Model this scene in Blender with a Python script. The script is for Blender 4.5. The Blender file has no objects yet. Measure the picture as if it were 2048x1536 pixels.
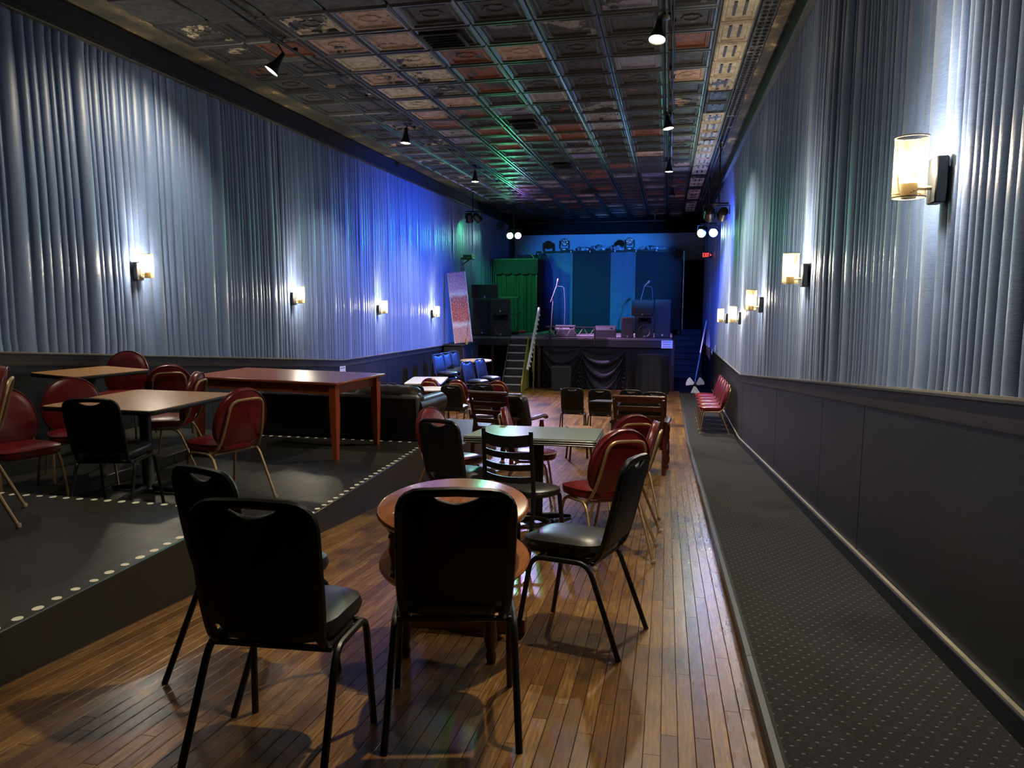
import bpy, math, random
from mathutils import Vector, Matrix
R = random.Random(7)
SC = bpy.context.scene
COL = SC.collection
PI = math.pi
rad = math.radians

# ------------------------------------------------------------------ camera, world, exposure
F, CX, CY = 1450.0, 1024.0, 768.0
ZC = 1.30                                   # camera height over the floor below it
_d = Vector((1338 - CX, -(587 - CY), -F)).normalized()      # the hall's long axis (+Y) in camera coordinates
_u = Vector((0, -_d.z, _d.y)).normalized()
if _u.y < 0: _u = -_u
_x = _d.cross(_u)
RW = Matrix((_x, _d, _u))                   # camera -> world
cam = bpy.data.objects.new('camera', bpy.data.cameras.new('camera'))
COL.objects.link(cam)
cam.matrix_world = Matrix.Translation((0, 0, ZC)) @ RW.to_4x4()
cam.data.sensor_fit = 'HORIZONTAL'
cam.data.sensor_width = 36.0
cam.data.lens = 36.0 * F / 2048.0
cam.data.clip_end = 100
SC.camera = cam
SC.view_settings.view_transform = 'Standard'
SC.view_settings.look = 'None'
SC.view_settings.gamma = 1.0
SC.view_settings.use_curve_mapping = False
SC.view_settings.exposure = 0.3
W_ = bpy.data.worlds.new('world'); SC.world = W_
W_.use_nodes = True
W_.node_tree.nodes['Background'].inputs[0].default_value = (0.02, 0.022, 0.03, 1)
W_.node_tree.nodes['Background'].inputs[1].default_value = 0.3

SCONCE_W = 300.0
SPOT_W = 290.0
WARM = (1.0, 0.86, 0.64)
COOLW = (1.0, 0.86, 0.62)

def light(kind, name, loc, power, color, target=None, radius=0.05, angle=90, blend=0.6, parent=None):
    L = bpy.data.lights.new(name, kind)
    L.energy = power; L.color = color
    L.shadow_soft_size = radius
    if kind == 'SPOT':
        L.spot_size = rad(angle); L.spot_blend = blend
    o = bpy.data.objects.new(name, L); COL.objects.link(o)
    o.location = loc
    if target is not None:
        o.rotation_euler = (Vector(target) - Vector(loc)).to_track_quat('-Z', 'Y').to_euler()
    return o

# ------------------------------------------------------------------ pixel -> place
def ray(px, py):
    return RW @ Vector((px - CX, -(py - CY), -F))
def pt(px, py, Y):                          # point of that pixel in the plane y = Y
    r = ray(px, py); t = Y / r.y
    return Vector((r.x * t, Y, ZC + r.z * t))
def lev(px, py, z):                         # ... on the level plane z
    r = ray(px, py); t = (z - ZC) / r.z
    return Vector((r.x * t, r.y * t, z))
SL, SF, YB = -0.0995, -0.025, 12.4          # raked floor, then nearly level
def fz(y):
    return SL * y if y < YB else SL * YB + SF * (y - YB)
def fl(px, py, h=0.0):                      # ... on the floor, or h above it
    r = ray(px, py)
    t = (h - ZC) / (r.z - SL * r.y)
    if 0 < t * r.y <= YB: return Vector((r.x * t, r.y * t, ZC + r.z * t))
    t = (h + SL * YB - SF * YB - ZC) / (r.z - SF * r.y)
    return Vector((r.x * t, r.y * t, ZC + r.z * t))

# ------------------------------------------------------------------ materials
def lin(r, g, b):
    f = lambda c: (c / 255 / 12.92) if c / 255 <= 0.04045 else ((c / 255 + 0.055) / 1.055) ** 2.4
    return (f(r), f(g), f(b), 1.0)
MATS = {}
class NT:
    def __init__(s, name):
        m = bpy.data.materials.new(name); m.use_nodes = True
        s.m = m; s.t = m.node_tree; s.n = s.t.nodes; s.b = s.n['Principled BSDF']
        MATS[name] = m
    def new(s, typ, **kw):
        n = s.n.new(typ)
        for k, v in kw.items(): setattr(n, k, v)
        return n
    def link(s, a, b): s.t.links.new(a, b)
    def coords(s, kind='Object', scale=(1, 1, 1)):
        if kind == 'World':
            tc = s.new('ShaderNodeNewGeometry'); out = tc.outputs['Position']
        else:
            tc = s.new('ShaderNodeTexCoord'); out = tc.outputs[kind]
        mp = s.new('ShaderNodeMapping'); mp.inputs['Scale'].default_value = scale
        s.link(out, mp.inputs[0]); return mp.outputs[0]
    def noise(s, vec, scale=5, detail=4, rough=0.55):
        n = s.new('ShaderNodeTexNoise'); n.inputs['Scale'].default_value = scale
        n.inputs['Detail'].default_value = detail; n.inputs['Roughness'].default_value = rough
        s.link(vec, n.inputs['Vector']); return n.outputs['Fac']
    def ramp(s, fac, stops, interp='LINEAR'):
        r = s.new('ShaderNodeValToRGB'); r.color_ramp.interpolation = interp
        e = r.color_ramp.elements
        while len(e) < len(stops): e.new(0.5)
        for i, (p, c) in enumerate(stops):
            e[i].position = p; e[i].color = c if len(c) == 4 else (*c, 1)
        s.link(fac, r.inputs[0]); return r.outputs[0]
    def mix(s, fac, a, b, mode='MIX'):
        m = s.new('ShaderNodeMix', data_type='RGBA', blend_type=mode)
        for sock, v in ((m.inputs[0], fac), (m.inputs[6], a), (m.inputs[7], b)):
            if isinstance(v, (int, float)): sock.default_value = v
            elif isinstance(v, tuple): sock.default_value = v
            else: s.link(v, sock)
        return m.outputs[2]
    def math(s, op, a, b=None, c=None):
        m = s.new('ShaderNodeMath', operation=op)
        for i, v in enumerate((a, b, c)):
            if v is None: continue
            if isinstance(v, (int, float)): m.inputs[i].default_value = v
            else: s.link(v, m.inputs[i])
        return m.outputs[0]
    def bump(s, h, strength=0.3, dist=0.01):
        b = s.new('ShaderNodeBump'); b.inputs['Strength'].default_value = strength
        b.inputs['Distance'].default_value = dist
        s.link(h, b.inputs['Height']); s.link(b.outputs[0], s.b.inputs['Normal'])
    def set(s, **kw):
        for k, v in kw.items():
            k = {'color': 'Base Color', 'rough': 'Roughness', 'metal': 'Metallic', 'spec': 'Specular IOR Level',
                 'sheen': 'Sheen Weight', 'coat': 'Coat Weight'}[k]
            if isinstance(v, (int, float)): s.b.inputs[k].default_value = v
            elif isinstance(v, tuple): s.b.inputs[k].default_value = v
            else: s.link(v, s.b.inputs[k])
        return s

def plain(name, c, rough=0.5, metal=0.0, spec=0.5, var=0.25, scale=8, bump=0.05, bscale=120):
    t = NT(name); v = t.coords('Object')
    n = t.noise(v, scale, 4)
    dark = tuple(x * (1 - var) for x in c[:3]) + (1,); lite = tuple(min(1, x * (1 + var)) for x in c[:3]) + (1,)
    t.set(color=t.ramp(n, [(0.3, dark), (0.7, lite)]), rough=rough, metal=metal, spec=spec)
    if bump: t.bump(t.noise(v, bscale, 2), bump, 0.004)
    return t.m
def emit(name, c, strength):
    t = NT(name); t.set(color=(c[0] * .5, c[1] * .5, c[2] * .5, 1), rough=0.4)
    t.b.inputs['Emission Color'].default_value = (*c[:3], 1); t.b.inputs['Emission Strength'].default_value = strength
    return t.m
def wood(name, c, dark, rough=0.35, scale=(3, 3, 40), coat=0.0):
    t = NT(name); v = t.coords('Object', scale)
    n = t.noise(v, 2.2, 6, 0.6)
    t.set(color=t.ramp(n, [(0.3, dark), (0.65, c)]), rough=rough, coat=coat)
    t.bump(n, 0.08, 0.003); return t.m

plain('vinyl_black', lin(30, 30, 31), 0.33, spec=0.5, var=0.15, bump=0.12, bscale=160)
plain('chair_back_black', lin(15, 15, 16), 0.5, spec=0.3, var=0.15, bump=0.1)
plain('metal_black', lin(22, 22, 23), 0.38, spec=0.5, var=0.1)
plain('cloth_black', lin(17, 17, 19), 0.9, var=0.3, bump=0.2)
plain('vinyl_red', lin(104, 20, 25), 0.30, var=0.18, bump=0.12, bscale=140)
plain('piping_red', lin(88, 17, 21), 0.35, var=0.1)
plain('gold_tube', lin(166, 140, 104), 0.45, metal=0.6, var=0.18, scale=20)
plain('rubber', lin(150, 140, 120), 0.7)
plain('leather_black', lin(34, 31, 30), 0.36, var=0.3, scale=5, bump=0.25, bscale=30)
plain('paint_black', lin(24, 24, 26), 0.55, var=0.3)
plain('paint_black_matte', lin(12, 12, 14), 0.9, var=0.3, spec=0.2)
plain('speaker_box', lin(28, 28, 30), 0.6, var=0.2, bump=0.3, bscale=200)
plain('speaker_grille', lin(20, 20, 22), 0.55, var=0.2, bump=0.4, bscale=300)
plain('speaker_cone', lin(32, 31, 30), 0.5)
plain('chrome', lin(200, 200, 205), 0.25, metal=0.9, var=0.1)
plain('aluminium', lin(170, 172, 168), 0.35, metal=0.8, var=0.15)
plain('paper', lin(235, 235, 232), 0.8, var=0.04, bump=0)
plain('ink', lin(40, 40, 45), 0.8, bump=0)
plain('white_paint', lin(205, 205, 205), 0.6, var=0.12)
plain('tape_white', lin(225, 222, 205), 0.7, var=0.1)
plain('rail_paint', lin(54, 53, 50), 0.45, var=0.25, scale=3)
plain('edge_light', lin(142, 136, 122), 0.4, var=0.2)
plain('laminate_white', lin(214, 212, 205), 0.3, var=0.06)
plain('laminate_green', lin(158, 172, 156), 0.2, var=0.03, scale=14, bump=0)
plain('black_edge', lin(20, 19, 18), 0.5)
plain('yellow_wood', lin(140, 128, 60), 0.5)
plain('brass', lin(190, 150, 80), 0.4, metal=0.6)
plain('wall_plaster', lin(150, 165, 178), 0.85, var=0.08, scale=2)
plain('curtain_blue', lin(66, 84, 104), 0.85, var=0.12)
plain('curtain_dark', lin(20, 25, 34), 0.9, var=0.15)
plain('curtain_navy', lin(30, 34, 84), 0.85, var=0.15)
plain('curtain_green_lit', lin(24, 38, 30), 0.85, var=0.2)  # black booth drapes, with the green stage light tinted into the base colour
plain('skirt_cloth', lin(18, 17, 24), 0.75, var=0.2)
plain('rug', lin(70, 74, 72), 0.95, var=0.3, scale=4, bump=0.3)
plain('stage_deck', lin(96, 88, 92), 0.45, var=0.3, scale=2)
plain('guitar_wood', lin(170, 92, 40), 0.35)
plain('socket_metal', lin(150, 140, 118), 0.4, metal=0.6)
plain('nosing', lin(150, 148, 150), 0.5, var=0.15)
plain('vent_dark', lin(20, 20, 20), 0.7)
plain('leaf', lin(96, 100, 50), 0.6)
emit('bulb_warm', (1.0, 0.86, 0.62), 90)
emit('bulb_spot', (1.0, 0.86, 0.62), 22)
emit('led_green', (0.12, 1.0, 0.28), 130)
emit('led_purple', (0.55, 0.10, 1.0), 180)
emit('led_lime', (0.62, 1.0, 0.12), 200)
emit('led_blue', (0.06, 0.14, 1.0), 330)
emit('led_magenta', (1.0, 0.1, 0.75), 6)
emit('exit_red', (1.0, 0.06, 0.04), 2.2)
wood('table_wood', lin(158, 96, 52), lin(122, 70, 36), 0.26, (14, 3, 3), 0.2)
wood('tan_top', lin(196, 148, 92), lin(172, 124, 72), 0.30, (3, 14, 3), 0.15)
wood('cherry', lin(156, 80, 46), lin(126, 60, 32), 0.30, (3, 14, 14), 0.2)
wood('cherry_leg', lin(158, 74, 34), lin(128, 56, 24), 0.34, (14, 14, 3))
wood('mahogany', lin(92, 36, 22), lin(58, 22, 14), 0.32, (12, 12, 3), 0.2)
wood('dark_wood', lin(70, 34, 22), lin(40, 20, 14), 0.35, (12, 12, 3), 0.2)
wood('pine', lin(176, 130, 76), lin(140, 98, 54), 0.5, (3, 20, 20))
wood('pub_wood', lin(196, 160, 112), lin(170, 132, 88), 0.35, (3, 14, 3))

def mk_floor():
    t = NT('oak_strip')
    at = t.new('ShaderNodeAttribute', attribute_name='tone')
    v = t.coords('World', (1, 1, 1))
    off = t.new('ShaderNodeVectorMath', operation='SCALE'); off.inputs[0].default_value = (3.7, 17.0, 5.1)
    t.link(at.outputs['Fac'], off.inputs['Scale'])
    add = t.new('ShaderNodeVectorMath', operation='ADD'); t.link(v, add.inputs[0]); t.link(off.outputs[0], add.inputs[1])
    mp = t.new('ShaderNodeMapping'); mp.inputs['Scale'].default_value = (26, 1.6, 26); t.link(add.outputs[0], mp.inputs[0])
    g1 = t.noise(mp.outputs[0], 2.6, 7, 0.65)
    mp2 = t.new('ShaderNodeMapping'); mp2.inputs['Scale'].default_value = (11, 1.1, 11); t.link(add.outputs[0], mp2.inputs[0])
    wv = t.new('ShaderNodeTexWave', wave_type='BANDS', bands_direction='X')
    wv.inputs['Scale'].default_value = 1.5; wv.inputs['Distortion'].default_value = 9; wv.inputs['Detail'].default_value = 2
    t.link(mp2.outputs[0], wv.inputs['Vector'])
    base = t.ramp(at.outputs['Fac'], [(0.0, lin(108, 76, 40)), (0.35, lin(142, 104, 56)), (0.7, lin(166, 126, 72)), (1.0, lin(124, 86, 44))])
    c = t.mix(t.ramp(g1, [(0.35, (0.75,) * 3), (0.6, (0, 0, 0))]), base, lin(72, 44, 22))
    c = t.mix(t.math('MULTIPLY', wv.outputs['Fac'], 0.45), c, lin(84, 52, 26))
    blot = t.noise(t.coords('World', (1, 0.55, 1)), 2.1, 5, 0.6)
    c = t.mix(t.ramp(blot, [(0.50, (0, 0, 0)), (0.66, (0.8,) * 3)]), c, lin(44, 32, 20))
    t.set(color=c, rough=t.ramp(g1, [(0.3, (0.34,) * 3), (0.7, (0.24,) * 3)]), spec=0.5)
mk_floor()
def mk_drape():
    t = NT('drape'); v = t.coords('World', (1, 1, 1))
    weave = t.noise(t.coords('World', (30, 30, 260)), 1.0, 3)
    big = t.noise(v, 0.8, 3)
    c = t.mix(t.ramp(weave, [(0.3, (0, 0, 0)), (0.7, (1, 1, 1))]), lin(86, 108, 150), lin(110, 134, 178))
    c = t.mix(t.ramp(big, [(0.4, (0, 0, 0)), (0.7, (0.35,) * 3)]), c, lin(82, 101, 138))
    t.set(color=c, rough=0.40, spec=0.65, sheen=0.15); t.bump(weave, 0.25, 0.003)
mk_drape()
def mk_wainscot():
    t = NT('wainscot'); v = t.coords('World', (1, 1, 1))
    sc = t.noise(t.coords('World', (3, 3, 14)), 3.0, 8, 0.75)
    n = t.noise(v, 2.0, 5)
    c = t.ramp(n, [(0.3, lin(20, 21, 22)), (0.7, lin(33, 34, 34))])
    c = t.mix(t.ramp(sc, [(0.60, (0, 0, 0)), (0.70, (0.6,) * 3)]), c, lin(80, 80, 78))
    t.set(color=c, rough=0.5, spec=0.45); t.bump(sc, 0.1, 0.003)
mk_wainscot()
def mk_platform():
    t = NT('platform_paint'); v = t.coords('World', (1, 1, 1))
    n = t.noise(v, 1.6, 7, 0.7); sc = t.noise(t.coords('World', (8, 2, 8)), 3, 8, 0.75)
    c = t.ramp(n, [(0.3, lin(27, 27, 26)), (0.7, lin(47, 46, 43))])
    c = t.mix(t.ramp(sc, [(0.62, (0, 0, 0)), (0.75, (0.5,) * 3)]), c, lin(92, 90, 84))
    t.set(color=c, rough=t.ramp(sc, [(0.3, (0.5,) * 3), (0.7, (0.34,) * 3)])); t.bump(n, 0.08, 0.004)
mk_platform()
def mk_carpet():
    t = NT('carpet'); g = t.new('ShaderNodeNewGeometry')
    sx = t.new('ShaderNodeSeparateXYZ'); t.link(g.outputs['Position'], sx.inputs[0])
    P = 0.058
    row = t.math('DIVIDE', sx.outputs['Y'], P * 0.75)
    rowi = t.math('FLOOR', row); par = t.math('MULTIPLY', t.math('MODULO', rowi, 2.0), 0.5)
    col = t.math('ADD', t.math('DIVIDE', sx.outputs['X'], P), par)
    fx = t.math('ABSOLUTE', t.math('SUBTRACT', t.math('FRACT', col), 0.5)); fy = t.math('ABSOLUTE', t.math('SUBTRACT', t.math('FRACT', row), 0.5))
    dot = t.math('MULTIPLY', t.math('LESS_THAN', fx, 0.10), t.math('LESS_THAN', fy, 0.10))
    n = t.noise(t.coords('World'), 160, 3); rib = t.math('SINE', t.math('MULTIPLY', t.math('ADD', sx.outputs['Y'], t.math('MULTIPLY', sx.outputs['X'], 0.35)), 520.0))
    c = t.ramp(n, [(0.3, lin(26, 27, 28)), (0.7, lin(50, 51, 52))])
    c = t.mix(t.math('MULTIPLY', dot, 0.7), c, lin(112, 110, 114))
    t.set(color=c, rough=0.95, spec=0.2)
    t.bump(t.math('ADD', n, t.math('MULTIPLY', rib, 0.4)), 0.5, 0.004)
mk_carpet()
def mk_tile():
    t = NT('tin_tile'); oi = t.new('ShaderNodeObjectInfo')
    g = t.new('ShaderNodeNewGeometry'); ofs = t.new('ShaderNodeVectorMath', operation='SCALE'); ofs.inputs[0].default_value = (31.0, 17.0, 53.0); t.link(oi.outputs['Random'], ofs.inputs['Scale'])
    va = t.new('ShaderNodeVectorMath', operation='ADD'); t.link(g.outputs['Position'], va.inputs[0]); t.link(ofs.outputs[0], va.inputs[1]); v = va.outputs[0]
    n1 = t.noise(v, 3.0, 6, 0.6); n2 = t.noise(v, 11, 5, 0.6)
    # paint left (dark) where noise is above the peeled share held in the object's alpha
    th = t.math('ADD', t.math('MULTIPLY', n1, 0.75), t.math('MULTIPLY', n2, 0.25))
    peel = t.ramp(t.math('SUBTRACT', oi.outputs['Alpha'], th), [(0.0, (0, 0, 0)), (0.025, (1, 1, 1))])
    dark = t.ramp(n2, [(0.3, lin(38, 38, 40)), (0.7, lin(62, 61, 60))])
    bare = t.mix(t.ramp(n2, [(0.35, (0.5,) * 3), (0.6, (0, 0, 0))]), oi.outputs['Color'], lin(88, 70, 58))
    c = t.mix(peel, dark, bare)
    t.set(color=c, rough=t.ramp(n2, [(0.3, (0.7,) * 3), (0.7, (0.48,) * 3)]), spec=0.4); t.bump(t.math('ADD', n1, t.math('MULTIPLY', peel, 0.2)), 0.2, 0.01)
mk_tile()
plain('tin_rib', lin(40, 40, 42), 0.42, spec=0.6, var=0.35, scale=14)
def mk_plaster():
    t = NT('peeling_plaster'); v = t.coords('World', (1, 0.6, 1)); n = t.noise(v, 2.6, 7, 0.65); n2 = t.noise(v, 14, 4)
    c = t.ramp(n, [(0.44, lin(44, 44, 40)), (0.52, lin(66, 62, 50)), (0.60, lin(96, 84, 58)), (0.66, lin(170, 150, 110))])
    t.set(color=c, rough=0.75); t.bump(t.math('ADD', n, n2), 0.4, 0.01)
mk_plaster()
def mk_painting():
    t = NT('painting_canvas'); tc = t.new('ShaderNodeTexCoord'); sx = t.new('ShaderNodeSeparateXYZ'); t.link(tc.outputs['Object'], sx.inputs[0])
    nz = t.noise(tc.outputs['Object'], 6, 4)
    h = t.math('ADD', sx.outputs['Z'], t.math('MULTIPLY', t.math('SUBTRACT', nz, 0.5), 0.15))
    band = t.ramp(t.math('DIVIDE', h, 1.78), [(0.0, lin(170, 130, 140)), (0.22, lin(160, 120, 140)), (0.27, lin(185, 190, 215)), (0.34, lin(150, 70, 80)), (0.55, lin(140, 66, 80)), (0.68, lin(130, 80, 110)), (0.73, lin(160, 185, 225)), (0.8, lin(140, 130, 190)), (1.0, lin(130, 120, 180))])
    sp = t.noise(tc.outputs['Object'], 60, 3); c = t.mix(t.ramp(sp, [(0.56, (0, 0, 0)), (0.64, (0.85,) * 3)]), band, lin(238, 205, 190))
    c = t.mix(t.ramp(sp, [(0.34, (0.7,) * 3), (0.42, (0, 0, 0))]), c, lin(70, 40, 70))
    t.set(color=c, rough=0.7); t.bump(sp, 0.5, 0.006)
mk_painting()
def mk_shade():
    # perforated sheet metal: real see-through holes, in a staggered grid
    t = NT('perforated_metal'); g = t.new('ShaderNodeTexCoord'); sx = t.new('ShaderNodeSeparateXYZ'); t.link(g.outputs['Object'], sx.inputs[0])
    ang = t.math('ARCTAN2', sx.outputs['Y'], sx.outputs['X'])
    row = t.math('DIVIDE', sx.outputs['Z'], 0.0045); par = t.math('MULTIPLY', t.math('MODULO', t.math('FLOOR', row), 2.0), 0.5)
    a = t.math('SUBTRACT', t.math('FRACT', t.math('ADD', t.math('MULTIPLY', ang, 14.0), par)), 0.5); b = t.math('SUBTRACT', t.math('FRACT', row), 0.5)
    d = t.math('ADD', t.math('MULTIPLY', a, a), t.math('MULTIPLY', b, b))
    hole = t.math('LESS_THAN', d, 0.135)
    t.set(color=lin(190, 170, 130), rough=0.35, metal=0.7)
    t.link(t.math('SUBTRACT', 1.0, hole), t.b.inputs['Alpha'])
mk_shade()
def mk_camo():
    t = NT('camo_cloth'); v = t.coords('Object'); n = t.noise(v, 7, 3)
    t.set(color=t.ramp(n, [(0.40, lin(40, 50, 60)), (0.48, lin(150, 165, 180)), (0.55, lin(70, 90, 110)), (0.63, lin(190, 200, 210))], 'CONSTANT'), rough=0.9)
mk_camo()

# ------------------------------------------------------------------ mesh builder
class MB:
    def __init__(s): s.v = []; s.f = []; s.mi = []; s.cur = 0
    def add(s, vs, fs, M=None):
        b = len(s.v)
        s.v += [tuple(M @ Vector(v)) if M is not None else tuple(v) for v in vs]
        s.f += [tuple(b + i for i in f) for f in fs]; s.mi += [s.cur] * len(fs)
        return s
    def box(s, c, d, M=None, ch=0.0):
        x, y, z = d[0] / 2, d[1] / 2, d[2] / 2
        ch = min(ch, x * .9, y * .9, z * .9)
        T = Matrix.Translation(c)
        if M is not None: T = T @ M.to_4x4()
        if ch <= 0:
            vs = [(i * x, j * y, k * z) for k in (-1, 1) for j in (-1, 1) for i in (-1, 1)]
            return s.add(vs, [(0, 2, 3, 1), (4, 5, 7, 6), (0, 1, 5, 4), (2, 6, 7, 3), (0, 4, 6, 2), (1, 3, 7, 5)], T)
        vs = []; idx = {}
        for sx in (-1, 1):
            for sy in (-1, 1):
                for sz in (-1, 1):
                    for a in range(3):
                        p = [sx * (x - ch), sy * (y - ch), sz * (z - ch)]; p[a] = (sx * x, sy * y, sz * z)[a]
                        idx[(sx, sy, sz, a)] = len(vs); vs.append(p)
        fs = []
        for a in range(3):
            b, c2 = [(1, 2), (2, 0), (0, 1)][a]
            for sg in (-1, 1):
                q = []
                for (u, w) in ((-1, -1), (1, -1), (1, 1), (-1, 1)):
                    k = [0, 0, 0]; k[a] = sg; k[b] = u; k[c2] = w; q.append(idx[(*k, a)])
                fs.append(tuple(q) if sg > 0 else tuple(reversed(q)))
            for u in (-1, 1):
                for w in (-1, 1):
                    k0 = [0, 0, 0]; k1 = [0, 0, 0]; k0[b] = k1[b] = u; k0[c2] = k1[c2] = w; k0[a] = -1; k1[a] = 1
                    q = (idx[(*k0, b)], idx[(*k1, b)], idx[(*k1, c2)], idx[(*k0, c2)])
                    fs.append(q if u * w < 0 else tuple(reversed(q)))
        for sx in (-1, 1):
            for sy in (-1, 1):
                for sz in (-1, 1):
                    q = tuple(idx[(sx, sy, sz, a)] for a in range(3)); fs.append(q if sx * sy * sz > 0 else tuple(reversed(q)))
        return s.add(vs, fs, T)
    def tube(s, pts, r, n=8, flat=1.0, closed=False, cap=True):
        pts = [Vector(p) for p in pts]; m = len(pts); rings = []
        rs = r if isinstance(r, (list, tuple)) else [r] * m
        prev = None
        for i, p in enumerate(pts):
            a = pts[i - 1] if i > 0 or closed else p; b = pts[(i + 1) % m] if i < m - 1 or closed else p
            t = (b - a).normalized()
            if prev is None:
                up = Vector((0, 0, 1)) if abs(t.z) < 0.9 else Vector((1, 0, 0))
                nrm = (up - t * up.dot(t)).normalized()
            else:
                nrm = (prev - t * prev.dot(t)); nrm = nrm.normalized() if nrm.length > 1e-6 else prev
            prev = nrm; bi = t.cross(nrm)
            rings.append([p + nrm * (math.cos(2 * PI * k / n) * rs[i]) + bi * (math.sin(2 * PI * k / n) * rs[i] * flat) for k in range(n)])
        vs = [v for q in rings for v in q]; fs = []
        for i in range(m if closed else m - 1):
            j = (i + 1) % m
            for k in range(n): fs.append((i * n + k, i * n + (k + 1) % n, j * n + (k + 1) % n, j * n + k))
        if cap and not closed:
            fs.append(tuple(reversed(range(n)))); fs.append(tuple((m - 1) * n + k for k in range(n)))
        return s.add(vs, fs)
    def lathe(s, prof, n=24, M=None, cap=True):
        vs = []; fs = []; m = len(prof)
        for r, z in prof:
            for k in range(n): vs.append((r * math.cos(2 * PI * k / n), r * math.sin(2 * PI * k / n), z))
        for i in range(m - 1):
            for k in range(n): fs.append((i * n + k, i * n + (k + 1) % n, (i + 1) * n + (k + 1) % n, (i + 1) * n + k))
        if cap:
            if prof[0][0] > 1e-5: fs.append(tuple(reversed(range(n))))
            if prof[-1][0] > 1e-5: fs.append(tuple((m - 1) * n + k for k in range(n)))
        return s.add(vs, fs, M)
    def prism(s, out, z0, z1, M=None, ch=0.0):
        n = len(out); cx = sum(p[0] for p in out) / n; cy = sum(p[1] for p in out) / n
        def ins(d):
            r = []
            for (x, y) in out:
                L = math.hypot(x - cx, y - cy) or 1; k = max(0, (L - d) / L); r.append((cx + (x - cx) * k, cy + (y - cy) * k))
            return r
        lay = [(out, z0), (out, z1)] if ch <= 0 else [(ins(ch), z0), (out, z0 + ch), (out, z1 - ch), (ins(ch), z1)]
        vs = [(x, y, z) for o, z in lay for x, y in o]; fs = []
        for i in range(len(lay) - 1):
            for k in range(n): fs.append((i * n + k, i * n + (k + 1) % n, (i + 1) * n + (k + 1) % n, (i + 1) * n + k))
        fs.append(tuple(reversed(range(n)))); fs.append(tuple((len(lay) - 1) * n + k for k in range(n)))
        return s.add(vs, fs, M)
    def pad(s, out, z0, z1, M=None, rnd=0.02, dome=0.012, k=4):
        # upholstered pad: rounded edge and a domed face on the z1 side
        n = len(out); cx = sum(p[0] for p in out) / n; cy = sum(p[1] for p in out) / n
        R_ = sum(math.hypot(x - cx, y - cy) for x, y in out) / n
        lay = []
        for i in range(k + 1):
            a = -PI / 2 + PI * i / k; zz = (z0 + z1) / 2 + (z1 - z0) / 2 * math.sin(a); lay.append((1 - rnd / R_ * (1 - math.cos(a)), zz))
        for q, dz in ((0.72, 0.6), (0.4, 0.9)): lay.append((q, z1 + dome * dz))
        vs = [(cx + (x - cx) * sc, cy + (y - cy) * sc, z) for sc, z in lay for x, y in out]; fs = []
        for i in range(len(lay) - 1):
            for j in range(n): fs.append((i * n + j, i * n + (j + 1) % n, (i + 1) * n + (j + 1) % n, (i + 1) * n + j))
        vs.append((cx, cy, z1 + dome)); t = len(vs) - 1; L = len(lay) - 1
        for j in range(n): fs.append((L * n + j, L * n + (j + 1) % n, t))
        fs.append(tuple(reversed(range(n))))
        return s.add(vs, fs, M)
    def grid(s, fn, nu, nv):
        vs = [fn(i / nu, j / nv) for j in range(nv + 1) for i in range(nu + 1)]
        fs = [(j * (nu + 1) + i, j * (nu + 1) + i + 1, (j + 1) * (nu + 1) + i + 1, (j + 1) * (nu + 1) + i) for j in range(nv) for i in range(nu)]
        return s.add(vs, fs)
    def mesh(s, name, mats, angle=40):
        me = bpy.data.meshes.new(name); me.from_pydata(s.v, [], s.f)
        for m in (mats if isinstance(mats, (list, tuple)) else [mats]): me.materials.append(MATS[m])
        if any(s.mi): me.polygons.foreach_set('material_index', s.mi)
        if angle:
            me.polygons.foreach_set('use_smooth', [True] * len(me.polygons)); me.set_sharp_from_angle(angle=rad(angle))
        me.update(); return me
    def build(s, name, mats, parent=None, angle=40, loc=None, rot=None):
        o = bpy.data.objects.new(name, s.mesh(name, mats, angle)); COL.objects.link(o)
        if loc is not None: o.location = loc
        if rot is not None: o.rotation_euler = rot
        if parent is not None: o.parent = parent
        return o

def rrect(w, h, r, n=5, cx=0, cy=0):
    o = []
    for (sx, sy, a0) in ((1, 1, 0), (-1, 1, 90), (-1, -1, 180), (1, -1, 270)):
        for i in range(n + 1):
            a = rad(a0 + 90 * i / n); o.append((cx + sx * (w / 2 - r) + r * math.cos(a), cy + sy * (h / 2 - r) + r * math.sin(a)))
    return o
def ellipse(a, b, n=28, p=2.0):
    o = []
    for k in range(n):
        t = 2 * PI * k / n; c, q = math.cos(t), math.sin(t)
        o.append((a * math.copysign(abs(c) ** (2 / p), c), b * math.copysign(abs(q) ** (2 / p), q)))
    return o
def bez(pts, n=5):                           # round the corners of a polyline: items (point, radius)
    out = []
    for i, (p, r) in enumerate(pts):
        p = Vector(p)
        if r <= 0 or i in (0, len(pts) - 1): out.append(p); continue
        a = Vector(pts[i - 1][0]) - p; b = Vector(pts[i + 1][0]) - p
        ra = min(r, a.length * .49); rb = min(r, b.length * .49)
        A = p + a.normalized() * ra; B = p + b.normalized() * rb
        for k in range(n + 1):
            t = k / n; out.append(A * (1 - t) ** 2 + p * (2 * t * (1 - t)) + B * t * t)
    return out

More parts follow.
